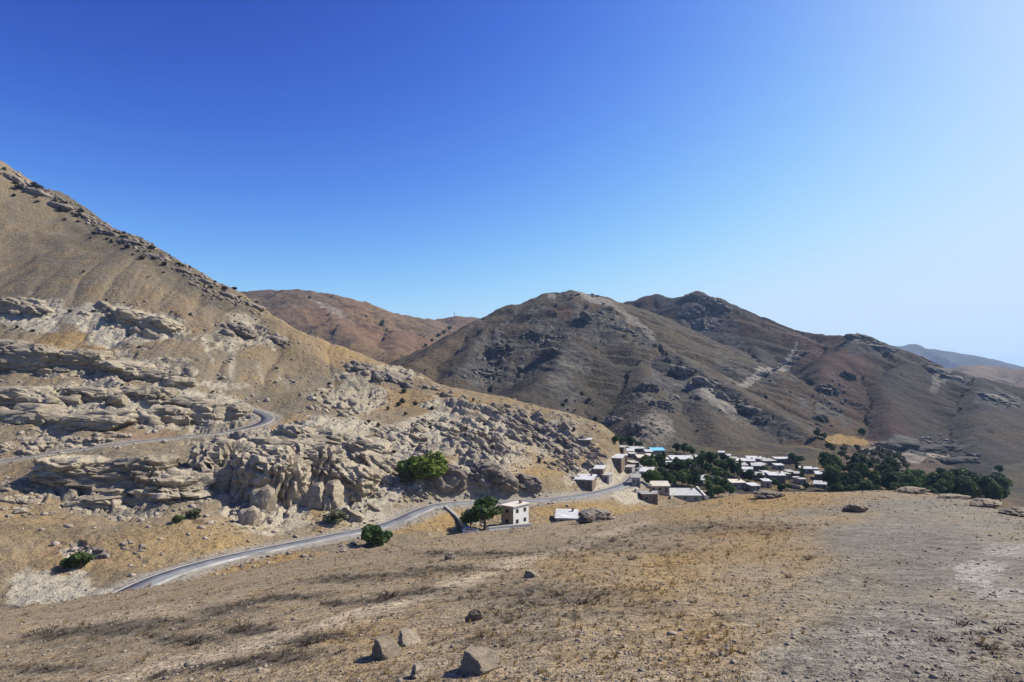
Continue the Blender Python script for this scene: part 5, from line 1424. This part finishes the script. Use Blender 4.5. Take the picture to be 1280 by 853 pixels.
for i, (px, py, w, lab) in enumerate([
    (776, 566, 7, 'tiny flat-roofed hut at the upper edge of the lane quarter'), (792, 574, 8, 'dark little house wedged under the grey-roofed one'), (780, 578, 8, 'low mud house right of the brown house on the spur'),
    (795, 585, 9, 'flat-roofed mud house halfway up the lane'), (786, 592, 8, 'mud house on the inner side of the lane bend'), (815, 577, 7, 'small house among the slim trees'), (832, 580, 8, 'little house in front of the blue-roofed one'),
    (874, 577, 8, 'flat mud house at the right end of the long white roof'), (916, 580, 7, 'mud hut left of the long slanting house'), (955, 586, 7, 'mud hut squeezed inside the upper cluster'), (975, 588, 9, 'low mud house under the long narrow white roof'),
    (985, 600, 8, 'broken-walled mud house below the hut by the tall house'), (998, 598, 8, 'mud house on the bare mound before the grove'), (1004, 606, 7, 'ruined mud hut on the bare mound'), (960, 610, 8, 'ruined mud house just behind the crest'), (940, 597, 8, 'mud house with a pale roof in the trees'), (757, 603, 8, 'stone hut above the road at the village entrance')]):
    house(lab, px, py, w, 5.5, 2.6 + (i % 3) * .4, (-.4, .2, -.1, .35)[i % 4], ('brown_wall', 'grey_wall', 'tan_wall')[i % 3], ('dull_roof', 'cream_roof', 'white_roof', 'dull_roof')[i % 4], 'flat', 1 + i % 2, True, .08, group='mud houses of the village')
wall_run('courtyard_wall', 'low mud wall of the courtyard under the upper cluster', [(985, 607), (1000, 611), (1016, 606)], .5, 1.2, 'tan_wall')
wall_run('courtyard_wall', 'pale courtyard wall left of the flat concrete yard', [(838, 624), (846, 618), (858, 616)], .5, 1.2, 'concrete')

# ------------------------------------------------------------------ car parked below the road
def car(px, py, label):
    p = seen(px, py, 100)[0]
    root = empty('parked_car', tuple(p), R(12)); tag(root, label, 'car')
    prof = [(-2.1, .35), (2.1, .35), (2.15, .75), (2.0, .95), (1.0, 1.02), (.45, 1.45), (-1.1, 1.48), (-1.75, 1.05), (-2.15, .95)]
    b = MB().prism(prof, -.85, .85).build('body', 'car_paint', root)
    for s in (-1, 1):
        y = s * .853
        MB().add([(.85, y, 1.04), (.42, y, 1.38), (-.2, y, 1.4), (-.2, y, 1.04)], [(0, 1, 2, 3)]).build('side_window', 'window_glass', root)
        MB().add([(-.28, y, 1.04), (-.28, y, 1.4), (-1.05, y, 1.41), (-1.5, y, 1.05)], [(0, 1, 2, 3)]).build('side_window', 'window_glass', root)
        MB().box(2.06, 2.17, s * .6 - .18, s * .6 + .18, .66, .8).build('headlight', 'white_roof', root)
        for xx in (-1.3, 1.35):
            w = MB().tube([(xx, s * .62, .32), (xx, s * .88, .32)], .32, 14).build('wheel', 'tyre', root)
            MB().tube([(xx, s * .87, .32), (xx, s * .9, .32)], .18, 10).build('rim', 'steel', w)
    MB().add([(1.0 + .01, -.72, 1.05), (1.0 + .01, .72, 1.05), (.48, .66, 1.45), (.48, -.66, 1.45)], [(0, 1, 2, 3)]).build('windscreen', 'window_glass', root)
car(588, 667, 'silver car parked at the foot of the stone wall')

# ------------------------------------------------------------------ mast on the far skyline
p = seen(568, 400.5, 900)[0]
root = empty('mast', tuple(p)); tag(root, 'thin lattice mast on the skyline of the brown hills', 'mast')
m = MB()
for s in ((-1, -1), (1, -1), (1, 1), (-1, 1)):
    m.tube([(s[0] * 1.6, s[1] * 1.6, -2), (s[0] * .35, s[1] * .35, 24)], .28, 5)
m.build('tower_legs', 'steel', root)
m = MB()
for k in range(7):
    z = k * 3.4; a = 1.6 - 1.25 * (z + 2) / 26
    for i, (s, t) in enumerate((((-1, -1), (1, -1)), ((1, -1), (1, 1)), ((1, 1), (-1, 1)), ((-1, 1), (-1, -1)))):
        m.tube([(s[0] * a, s[1] * a, z), (t[0] * a * .9, t[1] * a * .9, z + 3.2)], .12, 4)
m.build('bracing', 'steel', root)
MB().tube([(-3.2, 0, 20), (3.2, 0, 20)], .22, 5).build('crossarm', 'steel', root)
MB().tube([(0, 0, 23), (0, 0, 28)], .2, 5).build('antenna', 'steel', root)

# ------------------------------------------------------------------ air
hz = bpy.data.materials.new('air'); hz.use_nodes = True
nt = hz.node_tree
nt.nodes.remove(nt.nodes['Principled BSDF'])
pv = nt.nodes.new('ShaderNodeVolumePrincipled')
pv.inputs['Color'].default_value = (0.42, 0.64, 1.0, 1)
pv.inputs['Density'].default_value = 0.00006
pv.inputs['Anisotropy'].default_value = 0.2
nt.links.new(pv.outputs[0], nt.nodes['Material Output'].inputs['Volume'])
MATS['air'] = hz
zmin = min(float(Z.min()) for _, _, Z in GRIDS) - 1.0
zmax = max(float(Z.max()) for _, _, Z in GRIDS) + 45.0
tag(MB().box(-9300, 9300, -9300, 9300, zmin, zmax).build('haze', 'air'), 'thin blue summer haze', None, None, 'stuff')
